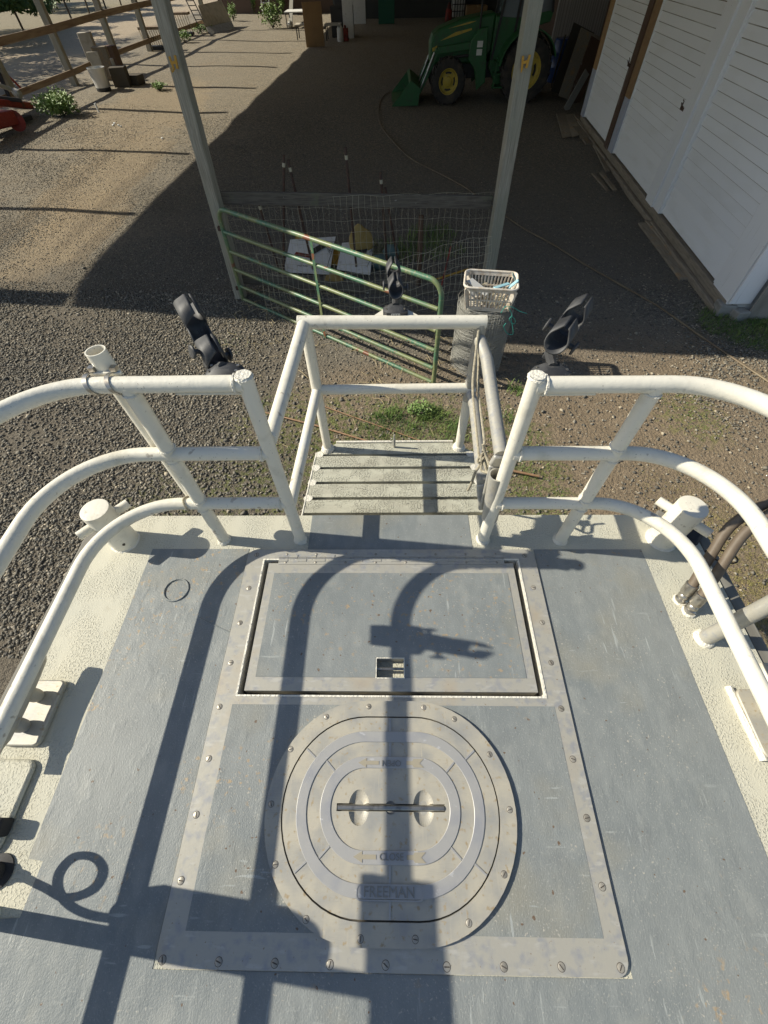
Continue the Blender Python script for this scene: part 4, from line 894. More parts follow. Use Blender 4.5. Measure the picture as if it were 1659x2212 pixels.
wbox('door_edge', 'trim', 6.79, 6.84, -1.79, ZT, .005, .06, parent=d1); wbox('door_edge', 'trim', 9.572, 9.60, -1.79, ZT, .005, .055, parent=d1)
wbox('door_edge', 'trim', 13.42, 13.46, -1.79, ZT, .005, .06, parent=d2); wbox('door_edge', 'trim', 16.98, 17.02, -1.79, ZT, .005, .06, parent=d3)
wbox('corner_board', 'trim', 6.22, 6.785, -1.83, ZT, .0, .075); wbox('door_post', 'trim', 9.605, 9.93, -1.80, ZT, .0, .085); wbox('door_post', 'trim', 9.94, 10.355, -1.80, ZT, .0, .12)
wbox('jamb', 'jamb', 13.47, 13.78, -1.80, -.82, .0, .10); wbox('jamb', 'brown', 13.47, 13.78, -.818, ZT, .0, .101)
wbox('jamb', 'dkbrown', 13.79, 14.095, -1.80, ZT, .0, .13)
wbox('jamb', 'jamb', 17.03, 17.32, -1.80, -.82, .0, .10); wbox('jamb', 'brown', 17.03, 17.32, -.818, ZT, .0, .101)
b = B(); b.add([WP(6.215, o, z) for z in (-1.83, ZT) for o in (.07, -.20, -.205, .065)]+[], [(0,1,2,3), (7,6,5,4), (0,4,5,1), (1,5,6,2), (2,6,7,3), (3,7,4,0)])
b = B(); e0 = WP(6.21, .07); e1 = WP(6.21, -.24)
b.bar((e0+e1)/2+Vector((0, -.015, -1.80)), (e0+e1)/2+Vector((0, -.015, ZT)), (e1-e0).length, .03, up=(0,1,0)); b.build('corner_board', 'trim', wb, bev=.003)
# sill timbers and foundation under the doors
for y0, y1, o in ((6.25, 9.6, .06), (9.62, 13.5, .05), (13.52, 17.3, .05)):
    wbox('sill_beam', 'sill', y0, y1, -2.02, -1.80, -.01, o+.03, bev=.012); wbox('sill_beam', 'sill', y0+.05, y1-.03, -2.03, -1.92, o+.035, o+.11, bev=.012)
b = B(); b.box(WP(6.28, .03, -1.93), (.24, .22, .2), Matrix.Rotation(math.radians(-4), 3, 'Z')); b.box(WP(6.18, -.13, -1.95), (.2, .2, .17), Matrix.Rotation(math.radians(10), 3, 'Z'));
b2 = B(); b2.box(WP(6.28, .03, -1.93), (.24, .22, .2), Matrix.Rotation(math.radians(-4), 3, 'Z')); b2.build('footing_block', 'concrete', wb, bev=.015)
b2 = B(); b2.box(WP(6.14, -.14, -1.95), (.2, .18, .17), Matrix.Rotation(math.radians(10), 3, 'Z')); b2.build('footing_block', 'concrete', wb, bev=.015)
# front gable wall in weathered plywood
for k in range(4):
    a = WP(6.14, -.25-k*1.22); c_ = WP(6.14, -.25-(k+1)*1.21); b = B(); b.bar(a+Vector((0, -.02, .62)), c_+Vector((0, -.02, .62)), .03, 5.2); b.build('front_panel', 'greyboard', wb)
# latches
def latch(c, parent):
    b = B(); c = Vector(c); b.bar(c, c+wd*.17, .03, .05); b.build('latch', 'rustpole', parent)
    b = B(); b.tube([c+wd*(.03-.035*math.cos(t))+wn*(.03+.05*math.sin(t))+Vector((0,0,.09*math.sin(t))) for t in [k*math.pi/10 for k in range(11)]], .006, 6); b.tube([c+wd*.15, c+wd*.10+wn*.02+Vector((0,0,.09)), c+wd*.13+wn*.03+Vector((0,0,.11))], .009, 6); b.build('latch_handle', 'rustpole', parent)
def onwall(x, y, out):
    r = ray(x, y); a = WP(6.8, out); t = (a-Vector(CAM)).dot(wn)/Vector(r).dot(wn); return Vector(CAM)+Vector(r)*t
latch(onwall(1478, 237, .11), wb); latch(onwall(1361, 142, .14), wb)
# planks on the ground beside the wall
def plank(c0, c1, w_, th, lift, lab, m='plank', tilt=0):
    a = GR(*c0); c_ = GR(*c1); a.z = gz(a.x, a.y)+th/2+lift; c_.z = gz(c_.x, c_.y)+th/2+lift+tilt
    b = B(); b.bar(a, c_, w_, th); o = b.build('plank', m, bev=.004, sm=25); return tag(o, lab, 'plank', 'loose planks by the barn wall')
plank((1386, 484), (1478, 606), .16, .03, .0, 'dark weathered plank on the gravel, outermost of the three near the barn corner')
plank((1404, 481), (1508, 612), .22, .035, .02, 'rust stained brown plank in the middle of the pile near the barn corner')
plank((1428, 477), (1527, 600), .22, .04, .05, 'thick light plank lying closest to the barn wall near its corner')
plank((1340, 318), (1392, 430), .17, .03, .02, 'long grey plank leaning off the middle plank pile beside the second door')
plank((1322, 321), (1370, 425), .12, .03, .0, 'narrow long plank left of the widest one beside the second door')
plank((1287, 320), (1312, 372), .10, .03, .0, 'short plank stub at the left end of the middle pile')
plank((1280, 376), (1313, 414), .07, .03, .0, 'short pale lath, outermost piece of the middle pile')
plank((1298, 376), (1328, 415), .09, .03, .01, 'short thin board lying right of the pale lath')
plank((1243, 257), (1300, 322), .13, .03, .06, 'narrow board running along the sill below the third door')
plank((1241, 278), (1271, 316), .16, .04, .02, 'short split board between the cardboard mats and the sill')
for k, (x0, x1, yy) in enumerate(((1201, 1222, 0), (1221, 1240, 2), (1239, 1262, -2))):
    A = [GR(x0, 249+yy), GR(x1, 248+yy), GR(x1+12, 297-yy), GR(x0+14, 302-yy)]; b = B(); vs = [p+Vector((0,0,.02+k*.004)) for p in A]+[p+Vector((0,0,.045+k*.004)) for p in A]
    b.add(vs, [(3,2,1,0), (4,5,6,7), (0,1,5,4), (1,2,6,5), (2,3,7,6), (3,0,4,7)]); tag(b.build('flat_board', 'plank'), ['leftmost of the flat worn boards on the gravel past the last barn door', 'middle flat worn board on the gravel past the last barn door', 'flat worn board against the sill past the last barn door'][k], 'board')
b = B(); q = GR(1520, 648); b.bar(q+Vector((0,0,.03)), GR(1536, 636)+Vector((0,0,.07)), .03, .03); tag(b.build('wood_stub', 'plank'), 'short grey stick poking from the sill at the barn corner', 'stick')

# ================================================================== GREEN GATE
gt = thing('farm_gate', (-2.48, 6.85, -2), 'green tubular farm gate with rusty patches standing open behind the bow', 'gate')
ga = Vector((-2.47, 6.85, 0)); gb = Vector((.548, 4.6, 0)); gd = (gb-ga).normalized()
def GP(t, z): p = ga.lerp(gb, t); p.z = z; return p
b = B(); b.tube(fillet([GP(0, -2.02), GP(0, -.685), GP(1, -.685), GP(1, -2.02)], .17, 12), .0295, 14); b.build('gate_frame', 'ggreen', gt)
gz_ = [-.985, -1.245, -1.505, -1.757, -1.97]
for k, z in enumerate(gz_): bb = B(); bb.tube([GP(.008, z), GP(.992, z)], .0255, 12); bb.build('gate_bar', 'ggreen', gt)
b = B(); m = GP(.497, 0); off = Vector((gd.y, -gd.x, 0))*-.028
off = Vector((-gd.y, gd.x, 0)); off = off if off.y < 0 else -off
b.bar(GP(.49, -.70)+off*.028, GP(.49, -2.0)+off*.028, .045, .005, up=(off.x, off.y, 0)); b.build('gate_brace', 'ggreen', gt)
b = B()
for z in (-.95, -1.8): b.box(ga+Vector((-.03, .03, z)), (.05, .08, .06)); b.build('hinge', 'rustpole', gt) if False else None
h1 = B(); h1.box(ga+Vector((-.04, .04, -.95)), (.06, .10, .05)); h1.build('gate_hinge', 'rustpole', gt)
h1 = B(); h1.box(ga+Vector((-.04, .04, -1.8)), (.06, .10, .05)); h1.build('gate_hinge', 'rustpole', gt)

# wire netting
def netting(name, f, nu, nv, r, label, skip=None):
    b = B()
    for i in range(nu+1):
        b.tube([f(i/nu, j/nv) for j in range(nv+1)], r, 3, caps=False)
    for j in range(nv+1):
        b.tube([f(i/nu, j/nv) for i in range(nu+1)], r*1.15, 3, caps=False)
    o = b.build(name, 'wire'); return tag(o, label, 'wire netting')
NL = Vector((-2.42, 7.0, 0)); NR = Vector((1.48, 6.93, 0))
def nf1(u, v):
    p = NL.lerp(NR, u); p.z = -.62-1.36*v+.01*math.sin(u*40); p.y += .05+.03*math.sin(u*9+v*3); p.x += .01*math.sin(v*20+u*30); return p
netting('wire_netting', nf1, 44, 9, .0017, 'wire netting stapled along the weathered cross board between the posts')
def nf2(u, v):
    a = Vector((-1.95, 6.45, 0)); c_ = Vector((1.42, 6.6, 0)); p = a.lerp(c_, u); top = -1.13-.14*math.sin(math.pi*min(1, u*1.25))+.35*max(0, u-.62)**1.0
    p.z = top-(.85-.1*u)*v+.012*math.sin(u*50+v*5); p.y += -.12*math.sin(math.pi*u)-.10*v+.02*math.sin(u*23); p.x += .02*math.sin(v*6+u*12); return p
netting('wire_netting', nf2, 42, 7, .0022, 'slack woven wire netting sagging behind the green gate')
# roll of netting with laundry basket
rc = Vector((1.16, 5.05, -2.0))
b = B()
for lay in range(7):
    R = .335-.016*lay+random.uniform(-.006, .006); ox, oy = random.uniform(-.01, .01), random.uniform(-.01, .01); nv = 30; nr = 64
    for j in range(nv+1):
        z = .02+j*.84/nv+random.uniform(-.008, .008)+(.05 if lay == 0 and j == nv else 0); ph = random.uniform(0, 6)
        b.tube([rc+Vector((ox+(R+.006*math.sin(5*t+ph))*math.cos(t), oy+(R+.006*math.sin(5*t+ph))*math.sin(t), z+.008*math.sin(3*t+ph))) for t in [k*math.pi/22 for k in range(44)]], .0017, 3, closed=True)
    for i in range(nr):
        t = i*2*math.pi/nr+random.uniform(-.02, .02)+lay; b.tube([rc+Vector((ox+(R+.004*math.sin(k*2+i))*math.cos(t+.02*math.sin(k)), oy+(R+.004*math.sin(k*2+i))*math.sin(t+.02*math.sin(k)), .02+k*.84/6)) for k in range(7)], .0017, 3, caps=False)
o = b.build('netting_roll', 'wiredark'); tag(o, 'standing roll of grey wire netting with the laundry basket on top', 'netting roll')
bk = thing('laundry_basket', (1.14, 4.98, -1.13), 'dirty white plastic laundry basket full of rope and rags on the netting roll', 'basket')
bc = Vector((1.15, 4.99, -1.125)); ra = math.radians(-9)
def BP(x, y, z):
    k = .82+.18*z/.27; X = x*k; Yy = y*k; return bc+Vector((X*math.cos(ra)-Yy*math.sin(ra), X*math.sin(ra)+Yy*math.cos(ra), z))
hx, hy, H_ = .30, .215, .28
b = B(); outl = rrect(-hx, -hy, hx, hy, .075, 6)
b.tube([BP(x, y, H_) for x, y in outl], .0125, 8, closed=True); b.build('basket_rim', 'basket', bk)
b = B(); m_ = len(outl); vs = [BP(x, y, 0.0) for x, y in outl]+[BP(x, y, .022) for x, y in outl]; b.add(vs, [tuple(range(m_-1, -1, -1)), tuple(range(m_, 2*m_))]+[(i, (i+1) % m_, m_+(i+1) % m_, m_+i) for i in range(m_)]); b.build('basket_bottom', 'basket', bk)
def sect(z0, z1, outl=outl):
    b = B(); vs = [BP(x, y, z) for z in (z0, z1) for x, y in outl]+[BP(x*.97, y*.96, z) for z in (z0, z1) for x, y in outl]
    fs = []
    for i in range(m_):
        j = (i+1) % m_; fs += [(i, j, m_+j, m_+i), (2*m_+j, 2*m_+i, 3*m_+i, 3*m_+j), (m_+i, m_+j, 3*m_+j, 3*m_+i), (j, i, 2*m_+i, 2*m_+j)]
    b.add(vs, fs); return b
sect(.02, .045).build('basket_band', 'basket', bk); sect(.125, .14).build('basket_band', 'basket', bk); sect(.235, .275).build('basket_band', 'basket', bk)
for s_ in (-1, 1):
    for i in range(12):
        x = -hx+.075+(2*hx-.15)*i/11; b = B(); b.bar(BP(x, s_*hy*.985, .03), BP(x, s_*hy*.985, .25), .016, .006, up=(0, 1, 0)); b.build('basket_slat', 'basket', bk, sm=0)
    for i in range(7):
        y = -hy+.07+(2*hy-.14)*i/6; b = B(); b.bar(BP(s_*hx*.985, y, .03), BP(s_*hx*.985, y, .25), .016, .006, up=(1, 0, 0)); b.build('basket_slat', 'basket', bk, sm=0)
    for t_ in (-1, 1):
        b = B(); b.bar(BP(s_*(hx-.025), t_*(hy-.02), .02), BP(s_*(hx-.025), t_*(hy-.02), .26), .07, .008, up=(s_, -t_, 0)); b.build('basket_slat', 'basket', bk, sm=0)
b = B()
for k in range(26):
    c0 = BP(random.uniform(-.22, .22), random.uniform(-.14, .14), random.uniform(.04, .15)); u = Vector((random.uniform(-1, 1), random.uniform(-1, 1), random.uniform(-.4, .4))).normalized(); v = u.orthogonal()
    r_ = random.uniform(.03, .08); b.tube([c0+u*math.cos(t)*r_+v*math.sin(t)*r_*.6 for t in [q*.5 for q in range(10)]], .006, 5)
o = b.build('rope_scraps', 'rope'); tag(o, 'tangled brown rope scraps inside the laundry basket', 'rope'); o['kind'] = 'stuff'
b = B(); b.bar(BP(-.25, .03, .25), BP(-.02, -.10, .16), .11, .01); b.bar(BP(-.26, .05, .24), BP(-.18, -.08, .12), .09, .012); tag(b.build('grey_trowel', 'patch', sm=30), 'grey flat blade leaning inside the left of the basket', 'tool')
b = B(); p0 = BP(.04, -.17, .27); p1 = DY(1100, 612, 4.95); p2 = DY(1119, 603, 4.95); p3 = DY(1108, 588, 4.95); p4 = DY(1101, 600, 4.98)
b.bar(p0, p1, .05, .012); b.bar(DY(1097, 623, 4.9), DY(1120, 605, 4.9), .05, .014); tag(b.build('blue_handle_tool', 'bluething', bev=.006), 'pale blue plastic scoop sticking out of the right of the basket', 'scoop')
b = B(); b.bar(DY(1107, 590, 4.96), DY(1114, 604, 4.95), .06, .012); tag(b.build('pale_green_tool', mat('pale_green', (.33,.42,.36), .6), bev=.006), 'pale green flap standing above the blue scoop in the basket', 'scoop')
b = B(); b.tube(spline([DY(x, y, 4.72) for x, y in ((1082, 676), (1092, 662), (1108, 664), (1122, 672), (1138, 677))], 6), .004, 5)
b.tube(spline([DY(x, y, 4.70) for x, y in ((1098, 664), (1106, 680), (1100, 690), (1110, 700), (1113, 692), (1104, 684), (1108, 712), (1107, 722), (1096, 720), (1088, 706), (1093, 698))], 6), .004, 5); tag(b.build('green_twine', 'teal'), 'teal twine dangling from the basket corner over the netting roll', 'twine')

# stakes, pipe, red stake, signs, yellow bag
for k, (bx, by, tx, ty, lab) in enumerate(((613, 640, 613, 335, 'rusty steel stake, leftmost of the close pair behind the cross board'), (690, 640, 622, 345, 'rusty steel stake leaning left, right of its close neighbour'), (772, 600, 746, 318, 'tallest rusty stake with a pale tip left of the yellow bag'),
        (838, 600, 822, 372, 'rusty stake with a wire tuft, right of the yellow bag'), (862, 580, 832, 405, 'slanting rusty stake crossing behind the rod holder'), (600, 575, 556, 430, 'short rusty stake leaning beside the left post'))):
    top = DY(tx, ty, 7.75); base = DY(bx, by, 7.75); t = (top.z+1.98)/(top.z-base.z); base = top.lerp(base, t)
    o = B(); o.tube([base, top], .020, 6); st = o.build('steel_stake', 'rustpole'); tag(st, lab, 'stake', 'rusty stakes standing behind the cross board')
    o = B(); dd = (top-base).normalized(); o.tube([top-dd*.14, top-dd*.09], .023, 6); o.build('tip_band', 'wire', st)
b = B(); t_ = DY(910, 466, 7.3); b.tube([(t_.x+.01, 7.3, -2), t_], .04, 12); tag(b.build('rusty_pipe', K['dkbrown']), 'short rusty pipe standing upright behind the netting left of the right post', 'pipe')
b = B(); t_ = DY(974, 533, 6.72); b.bar((t_.x-.12, 6.75, -2), t_, .05, .02); tag(b.build('red_stake', 'red'), 'red stake leaning behind the netting beside the right post', 'stake')
b = B(); b.tube([GR(940, 608)+Vector((0,0,.03)), GR(1010, 588)+Vector((0,0,.05))], .018, 8); tag(b.build('yellow_rod', 'ylw'), 'yellow rod lying on the ground near the right post', 'rod')
def sign(c4, m, lab, txt, sz, ang, lift, tw=None):
    A = [GR(c[0], c[1]) for c in c4]; z = -1.97+lift
    A = [Vector((p.x, p.y, z+(.16 if i >= 2 else 0))) for i, p in enumerate(A)]
    nn = (A[1]-A[0]).cross(A[3]-A[0]).normalized(); b = B(); vs = A+[p+nn*.006 for p in A]
    b.add(vs, [(3,2,1,0), (4,5,6,7), (0,1,5,4), (1,2,6,5), (2,3,7,6), (3,0,4,7)]); o = b.build('yard_sign', m, sm=0); tag(o, lab, 'sign')
    org = Vector(o.location); c = sum(A, Vector())/4+nn*.0085; ex = (A[1]-A[0]).normalized(); ey = nn.cross(ex)
    R = Matrix((ex, ey, nn)).transposed().to_4x4()
    def put(t, s, dx, dy, a=0, mm_='ink'):
        q = bpy.data.objects.new('print', text_mesh('print', t, s, .0008, mm_)); COL.objects.link(q); q.parent = o
        M = R @ Matrix.Rotation(a, 4, 'Z'); M.translation = c-org+ex*dx+ey*dy; q.matrix_local = M
    for (t, s, dx, dy, a) in txt: put(t, s, dx, dy, a)
    bb = B(); W_ = (A[1]-A[0]).length/2*.93; H2 = (A[3]-A[0]).length/2*.9
    q = [c-nn*.0005+ex*x+ey*y for x, y in ((-W_, -H2), (W_, -H2), (W_, H2), (-W_, H2))]
    for i in range(4): bb.bar(q[i], q[(i+1) % 4], .008, .0012, up=(nn.x, nn.y, nn.z))
    bb.build('border_line', 'ink', o, sm=0)
    return o, c, ex, ey, nn
o, c, ex, ey, nn = sign(((614, 596), (712, 598), (728, 540), (632, 545)), 'white', 'white sign board with METAL print lying in front of the black stakes', [('METAL', .10, .30, .22, math.radians(-60)), ('METAL', .07, -.05, -.32, 0)], .1, 0, .03)
bb = B(); bb.bar(c+ex*-.28+ey*.02, c+ex*.02+ey*-.04, .10, .002, up=(nn.x, nn.y, nn.z)); bb.build('red_print', 'red', o); bb = B(); bb.bar(c+ex*.0+ey*.05, c+ex*.2+ey*.30, .14, .002, up=(nn.x, nn.y, nn.z)); bb.build('black_print', 'ink', o)
o, c, ex, ey, nn = sign(((728, 590), (800, 603), (808, 552), (742, 556)), 'white', 'white sign board with METAL print leaning right of the yellow placard', [('METAL', .09, .25, .12, math.radians(-70)), ('METAL', .06, -.26, .0, math.radians(75))], .1, 0, .05)
bb = B(); bb.bar(c+ex*-.1+ey*.12, c+ex*.15+ey*.18, .13, .002, up=(nn.x, nn.y, nn.z)); bb.build('black_print', 'ink', o); bb = B(); bb.bar(c+ex*-.02+ey*-.1, c+ex*.08+ey*-.06, .10, .002, up=(nn.x, nn.y, nn.z)); bb.build('red_print', 'red', o)
def placard(c4, m, lab, dz=.02, rise=.1):
    A = [GR(*c) for c in c4]; A = [Vector((p.x, p.y, -1.97+dz+(rise if i >= 2 else 0))) for i, p in enumerate(A)]; b = B(); vs = A+[p+Vector((0,0,.008)) for p in A]
    b.add(vs, [(3,2,1,0), (4,5,6,7), (0,1,5,4), (1,2,6,5), (2,3,7,6), (3,0,4,7)]); return tag(b.build('placard', m, sm=0), lab, 'placard')
placard(((705, 575), (742, 578), (748, 550), (712, 550)), 'ylw', 'yellow placard with dark scribbles between the two white signs', .01)
placard(((640, 548), (668, 546), (668, 528), (642, 532)), 'ylw', 'small yellow placard above the left white sign', .06)
placard(((700, 610), (742, 608), (740, 594), (706, 596)), 'yellowcloth', 'yellow sheet on the dirt below the two white signs', .0, .02)
yb = GR(783, 568); b = B(); b.ball(yb+Vector((0, .1, .28)), .30, (.72, .28, 1.05), 14, 10, .05); 
for v in b.v: v.x += .10*(v.z+2)*(-.25); v.z = max(v.z, -1.99)
for v in b.v:
    if v.z > -1.5: v.x = yb.x+(v.x-yb.x)*.72-.03
tag(b.build('yellow_bag', 'yellowcloth', sm=60), 'crumpled yellow bag standing behind the green gate', 'bag')
b = B(); q = GR(820, 580); b.ball(q+Vector((0, 0, .10)), .17, (1, .7, .8), 10, 7, .1); b.ball(q+Vector((.2, .3, .14)), .15, (1, .8, .9), 10, 7, .1); tag(b.build('plastic_heap', mat('dusty_teal', (.10,.16,.15), .5), sm=60), 'dusty blue green plastic heap behind the gate next to the sign', 'plastic')
# long garden hose
b = B(); P = [GR(x, y)+Vector((0, 0, .018)) for x, y in ((842, 199), (826, 212), (818, 235), (819, 262), (832, 287), (868, 328), (900, 352), (940, 372), (1000, 404), (1045, 437), (1085, 465), (1135, 498), (1190, 528), (1260, 572), (1330, 612), (1420, 664), (1500, 720), (1580, 775), (1659, 828), (1740, 890))]
b.tube(spline(P, 6), .013, 8); tag(b.build('ground_hose', 'gardenhose'), 'long brown garden hose snaking across the shaded yard to the right edge', 'hose')
b = B(); q = GR(1000, 404)+Vector((0, 0, .02)); 
for (x0, y0, x1, y1, rr_) in ((690, 925, 815, 963, .009), ):
    b.tube([GR(575, 895)+Vector((0,0,.03)), GR(x0, y0)+Vector((0,0,.03)), GR(x1, y1)+Vector((0,0,.03))], .010, 8)
tag(b.build('bamboo_pole', 'bamboo'), 'brown pole on the dirt seen left under the bow pulpit', 'pole')
b = B(); b.tube([GR(695, 880)+Vector((0,0,.03)), GR(925, 962)+Vector((0,0,.03))], .007, 8); tag(b.build('bamboo_cane', 'bamboo'), 'thin reddish cane running through the grass ahead of the platform', 'cane')
b = B(); b.tube([GR(1085, 1018)+Vector((0,0,.04)), GR(1162, 1034)+Vector((0,0,.04))], .013, 8); tag(b.build('bamboo_cane', 'bamboo'), 'thick short bamboo cane right of the gate socket', 'cane')

# ================================================================== TRACTOR
ty0 = 19.55
tr_ = thing('tractor', (3.1, 20.5, -2), 'green and yellow farm tractor with glazed cab and front loader parked under the barn', 'tractor')
def TB(name, m, pts_, y0, y1, parent=tr_, bev=.02):          # side profile extruded across the tractor (pts in x,z)
    b = B(); k = len(pts_); vs = [(x, y0, z) for x, z in pts_]+[(x, y1, z) for x, z in pts_]
    b.add(vs, [tuple(range(k-1, -1, -1)), tuple(range(k, 2*k))]+[(i, (i+1) % k, k+(i+1) % k, k+i) for i in range(k)]); return b.build(name, m, parent, bev=bev, sm=30)
def wheel(cx, cy, r, w_, rimr, side=-1):
    c = Vector((cx, cy, -2+r)); b = B(); prof = [(rimr, -w_*.42), (r*.80, -w_*.5), (r*.95, -w_*.45), (r*.985, -w_*.3), (r*.985, w_*.3), (r*.95, w_*.45), (r*.80, w_*.5), (rimr, w_*.42)]
    b.lathe(c, (0, 1, 0), prof, 40); b.f = [f for f in b.f if len(f) == 4]; ty = b.build('wheel', 'tyre', tr_)
    b = B(); nl = 22
    for k in range(nl):
        for s_ in (-1, 1):
            a = 2*math.pi*(k+(.5 if s_ > 0 else 0))/nl; a2 = a+.22
            p0 = c+Vector((math.cos(a)*r*.995, s_*w_*.02, math.sin(a)*r*.995)); p1 = c+Vector((math.cos(a2)*r*.97, s_*w_*.47, math.sin(a2)*r*.97))
            b.bar(p0, p1, .045, .06, up=(math.cos(a), 0, math.sin(a)))
    q = b.build('tread_lugs', 'tyre', ty); q['kind'] = 'stuff'
    b = B(); yo = side*w_*.5
    b.lathe(c, (0, side, 0), [(rimr*.78, w_*.15), (rimr*.93, w_*.20), (rimr*1.0, w_*.42), (rimr*1.07, w_*.44), (rimr*1.07, w_*.38), (rimr*1.0, w_*.34)], 36); b.f = [f for f in b.f if len(f) == 4]; b.build('rim', 'tyellow', ty)
    b = B(); b.lathe(c, (0, side, 0), [(rimr*.62, w_*.10), (rimr*.60, w_*.20), (rimr*.42, w_*.24), (rimr*.36, w_*.34), (rimr*.12, w_*.40), (0, w_*.40)], 28); 
    b.build('hub', 'tyellow', ty)
    for k in range(4):
        a = math.pi/4+k*math.pi/2; bb = B(); d = Vector((math.cos(a), 0, math.sin(a))); bb.bar(c+d*rimr*.55+Vector((0, side*w_*.16, 0)), c+d*rimr*.86+Vector((0, side*w_*.19, 0)), rimr*.42, .02, up=(0, 1, 0)); bb.build('wheel_disc', 'tyellow', ty)
    b = B(); b.lathe(c, (0, side, 0), [(rimr*1.02, w_*.0), (rimr*1.02, w_*.06), (0, w_*.07)], 24); b.build('wheel_back', 'dark', ty)
wheel(1.93, 20.25, .565, .34, .30); wheel(4.47, 20.15, .80, .46, .44)
wheel(1.93, 21.95, .565, .34, .30); wheel(4.47, 22.05, .80, .46, .44)
TB('chassis', 'dark', [(1.45, -1.45), (4.6, -1.45), (4.6, -1.05), (1.45, -1.05)], 20.75, 21.45)
TB('hood', 'tgreen', [(1.30, -1.10), (1.28, -.62), (1.36, -.42), (1.55, -.30), (2.2, -.12), (3.35, .02), (3.35, -.85), (2.9, -1.1)], 20.68, 21.52, bev=.06)
TB('hood_decal', 'tyellow', [(1.62, -.56), (2.1, -.38), (2.62, -.30), (2.62, -.34), (2.15, -.45)], 20.655, 20.67, bev=0); TB('hood_decal', 'tyellow', [(1.85, -.30), (2.5, -.17), (2.75, -.15), (2.5, -.21)], 20.655, 20.67, bev=0)
TB('hood_decal', 'tyellow', [(1.36, -.72), (1.52, -.66), (1.52, -.74), (1.38, -.80)], 20.655, 20.67, bev=0)
TB('exhaust_pipe', 'dark', [(2.84, -.6), (2.90, -.6), (2.90, .9), (2.84, .9)], 20.58, 20.64)
TB('loader_mast', 'tgreen', [(2.55, -.95), (2.60, -.55), (2.80, -.30), (3.10, -.25), (3.22, -1.5), (2.95, -1.7), (2.8, -1.2)], 20.36, 20.44); TB('loader_mast', 'tgreen', [(2.55, -.95), (2.60, -.55), (2.80, -.30), (3.10, -.25), (3.22, -1.5), (2.95, -1.7), (2.8, -1.2)], 21.76, 21.84)
for nm in ((2.90, -.62), (2.90, -.80)): TB('warning_label', 'white', [(nm[0]-.09, nm[1]-.07), (nm[0]+.09, nm[1]-.07), (nm[0]+.09, nm[1]+.07), (nm[0]-.09, nm[1]+.07)], 20.345, 20.357, bev=0)
for y in (20.42, 21.72):
    b = B(); b.bar((2.95, y, -.62), (1.55, y, -.75), .09, .17); b.bar((1.55, y, -.72), (.95, y, -1.72), .09, .16); b.build('loader_arm', 'tgreen', tr_, bev=.015)
    b = B(); b.tube([(2.55, y-.09, -.86), (1.6, y-.09, -.93)], .035, 10); b.build('lift_cylinder', 'dark', tr_); b = B(); b.tube([(1.42, y-.1, -.78), (1.22, y-.1, -1.2)], .035, 10); b.tube([(1.22, y-.1, -1.2), (1.0, y-.1, -1.62)], .02, 8); b.build('tilt_cylinder', 'steel', tr_)
bkp = [(.0, -1.985), (.92, -1.97), (.98, -1.55), (.66, -1.36), (.58, -1.42), (.80, -1.62), (.78, -1.88)]
b = B(); k = len(bkp); vs = [(x, 19.95, z) for x, z in bkp]+[(x, 22.2, z) for x, z in bkp]; b.add(vs, [(i, (i+1) % k, k+(i+1) % k, k+i) for i in range(k)]+[tuple(range(k-1, -1, -1)), tuple(range(k, 2*k))]); bu = b.build('bucket', 'tgreen', tr_, bev=.01)
TB('bucket_side', 'tgreen', [(.0, -1.985), (.92, -1.97), (.98, -1.55), (.66, -1.36)], 19.93, 19.95, parent=bu, bev=0); TB('bucket_side', 'tgreen', [(.0, -1.985), (.92, -1.97), (.98, -1.55), (.66, -1.36)], 22.2, 22.22, parent=bu, bev=0)
TB('cab_lower', 'tgreen', [(3.36, -.05), (3.30, -1.2), (3.62, -1.6), (4.0, -1.55), (4.0, -.9), (4.4, -.35), (5.1, -.2), (5.15, .05), (4.0, -.1)], 20.55, 21.65)
TB('cab_glass', 'glass', [(3.42, -.95), (3.72, 1.1), (4.85, 1.15), (5.1, .05), (4.5, -.2), (4.05, -.65), (3.95, -1.1)], 20.56, 21.64, bev=0)
for a_, b_ in (((3.36, -1.0), (3.68, 1.12)), ((3.95, -1.15), (4.12, 1.12)), ((5.1, .0), (4.88, 1.12)), ((3.66, -1.2), (3.95, -1.15))):
    for y in (20.52, 21.66):
        b = B(); b.bar((a_[0], y, a_[1]), (b_[0], y, b_[1]), .05, .065, up=(1, 0, 0)); b.build('cab_pillar', 'dark', tr_)
TB('cab_roof', 'tgreen', [(3.55, 1.12), (3.6, 1.28), (5.0, 1.28), (5.1, 1.12)], 20.4, 21.8, bev=.04)
b = B(); c = Vector((4.47, 0, -1.2)); A0 = [c+Vector((math.cos(a)*.90, 0, math.sin(a)*.90)) for a in [math.radians(20+k*8) for k in range(20)]]
for y0, y1 in ((19.88, 20.52), (21.68, 22.32)):
    b = B(); n_ = len(A0); vs = [p+Vector((0, y0, 0)) for p in A0]+[p+Vector((0, y1, 0)) for p in A0]+[p*1.0+(p-c).normalized()*.035+Vector((0, y0, 0)) for p in A0]+[p+(p-c).normalized()*.035+Vector((0, y1, 0)) for p in A0]
    fs = [];
    for i in range(n_-1): fs += [(i, i+1, n_+i+1, n_+i), (2*n_+i+1, 2*n_+i, 3*n_+i, 3*n_+i+1), (i+1, i, 2*n_+i, 2*n_+i+1), (n_+i, n_+i+1, 3*n_+i+1, 3*n_+i)]
    b.add(vs, fs); b.build('rear_fender', 'tgreen', tr_)
for k, z in enumerate((-1.62, -1.30, -1.02)): TB('step', 'tgreen', [(3.45, z), (3.85, z), (3.85, z+.03), (3.45, z+.03)], 20.1, 20.55, bev=0)
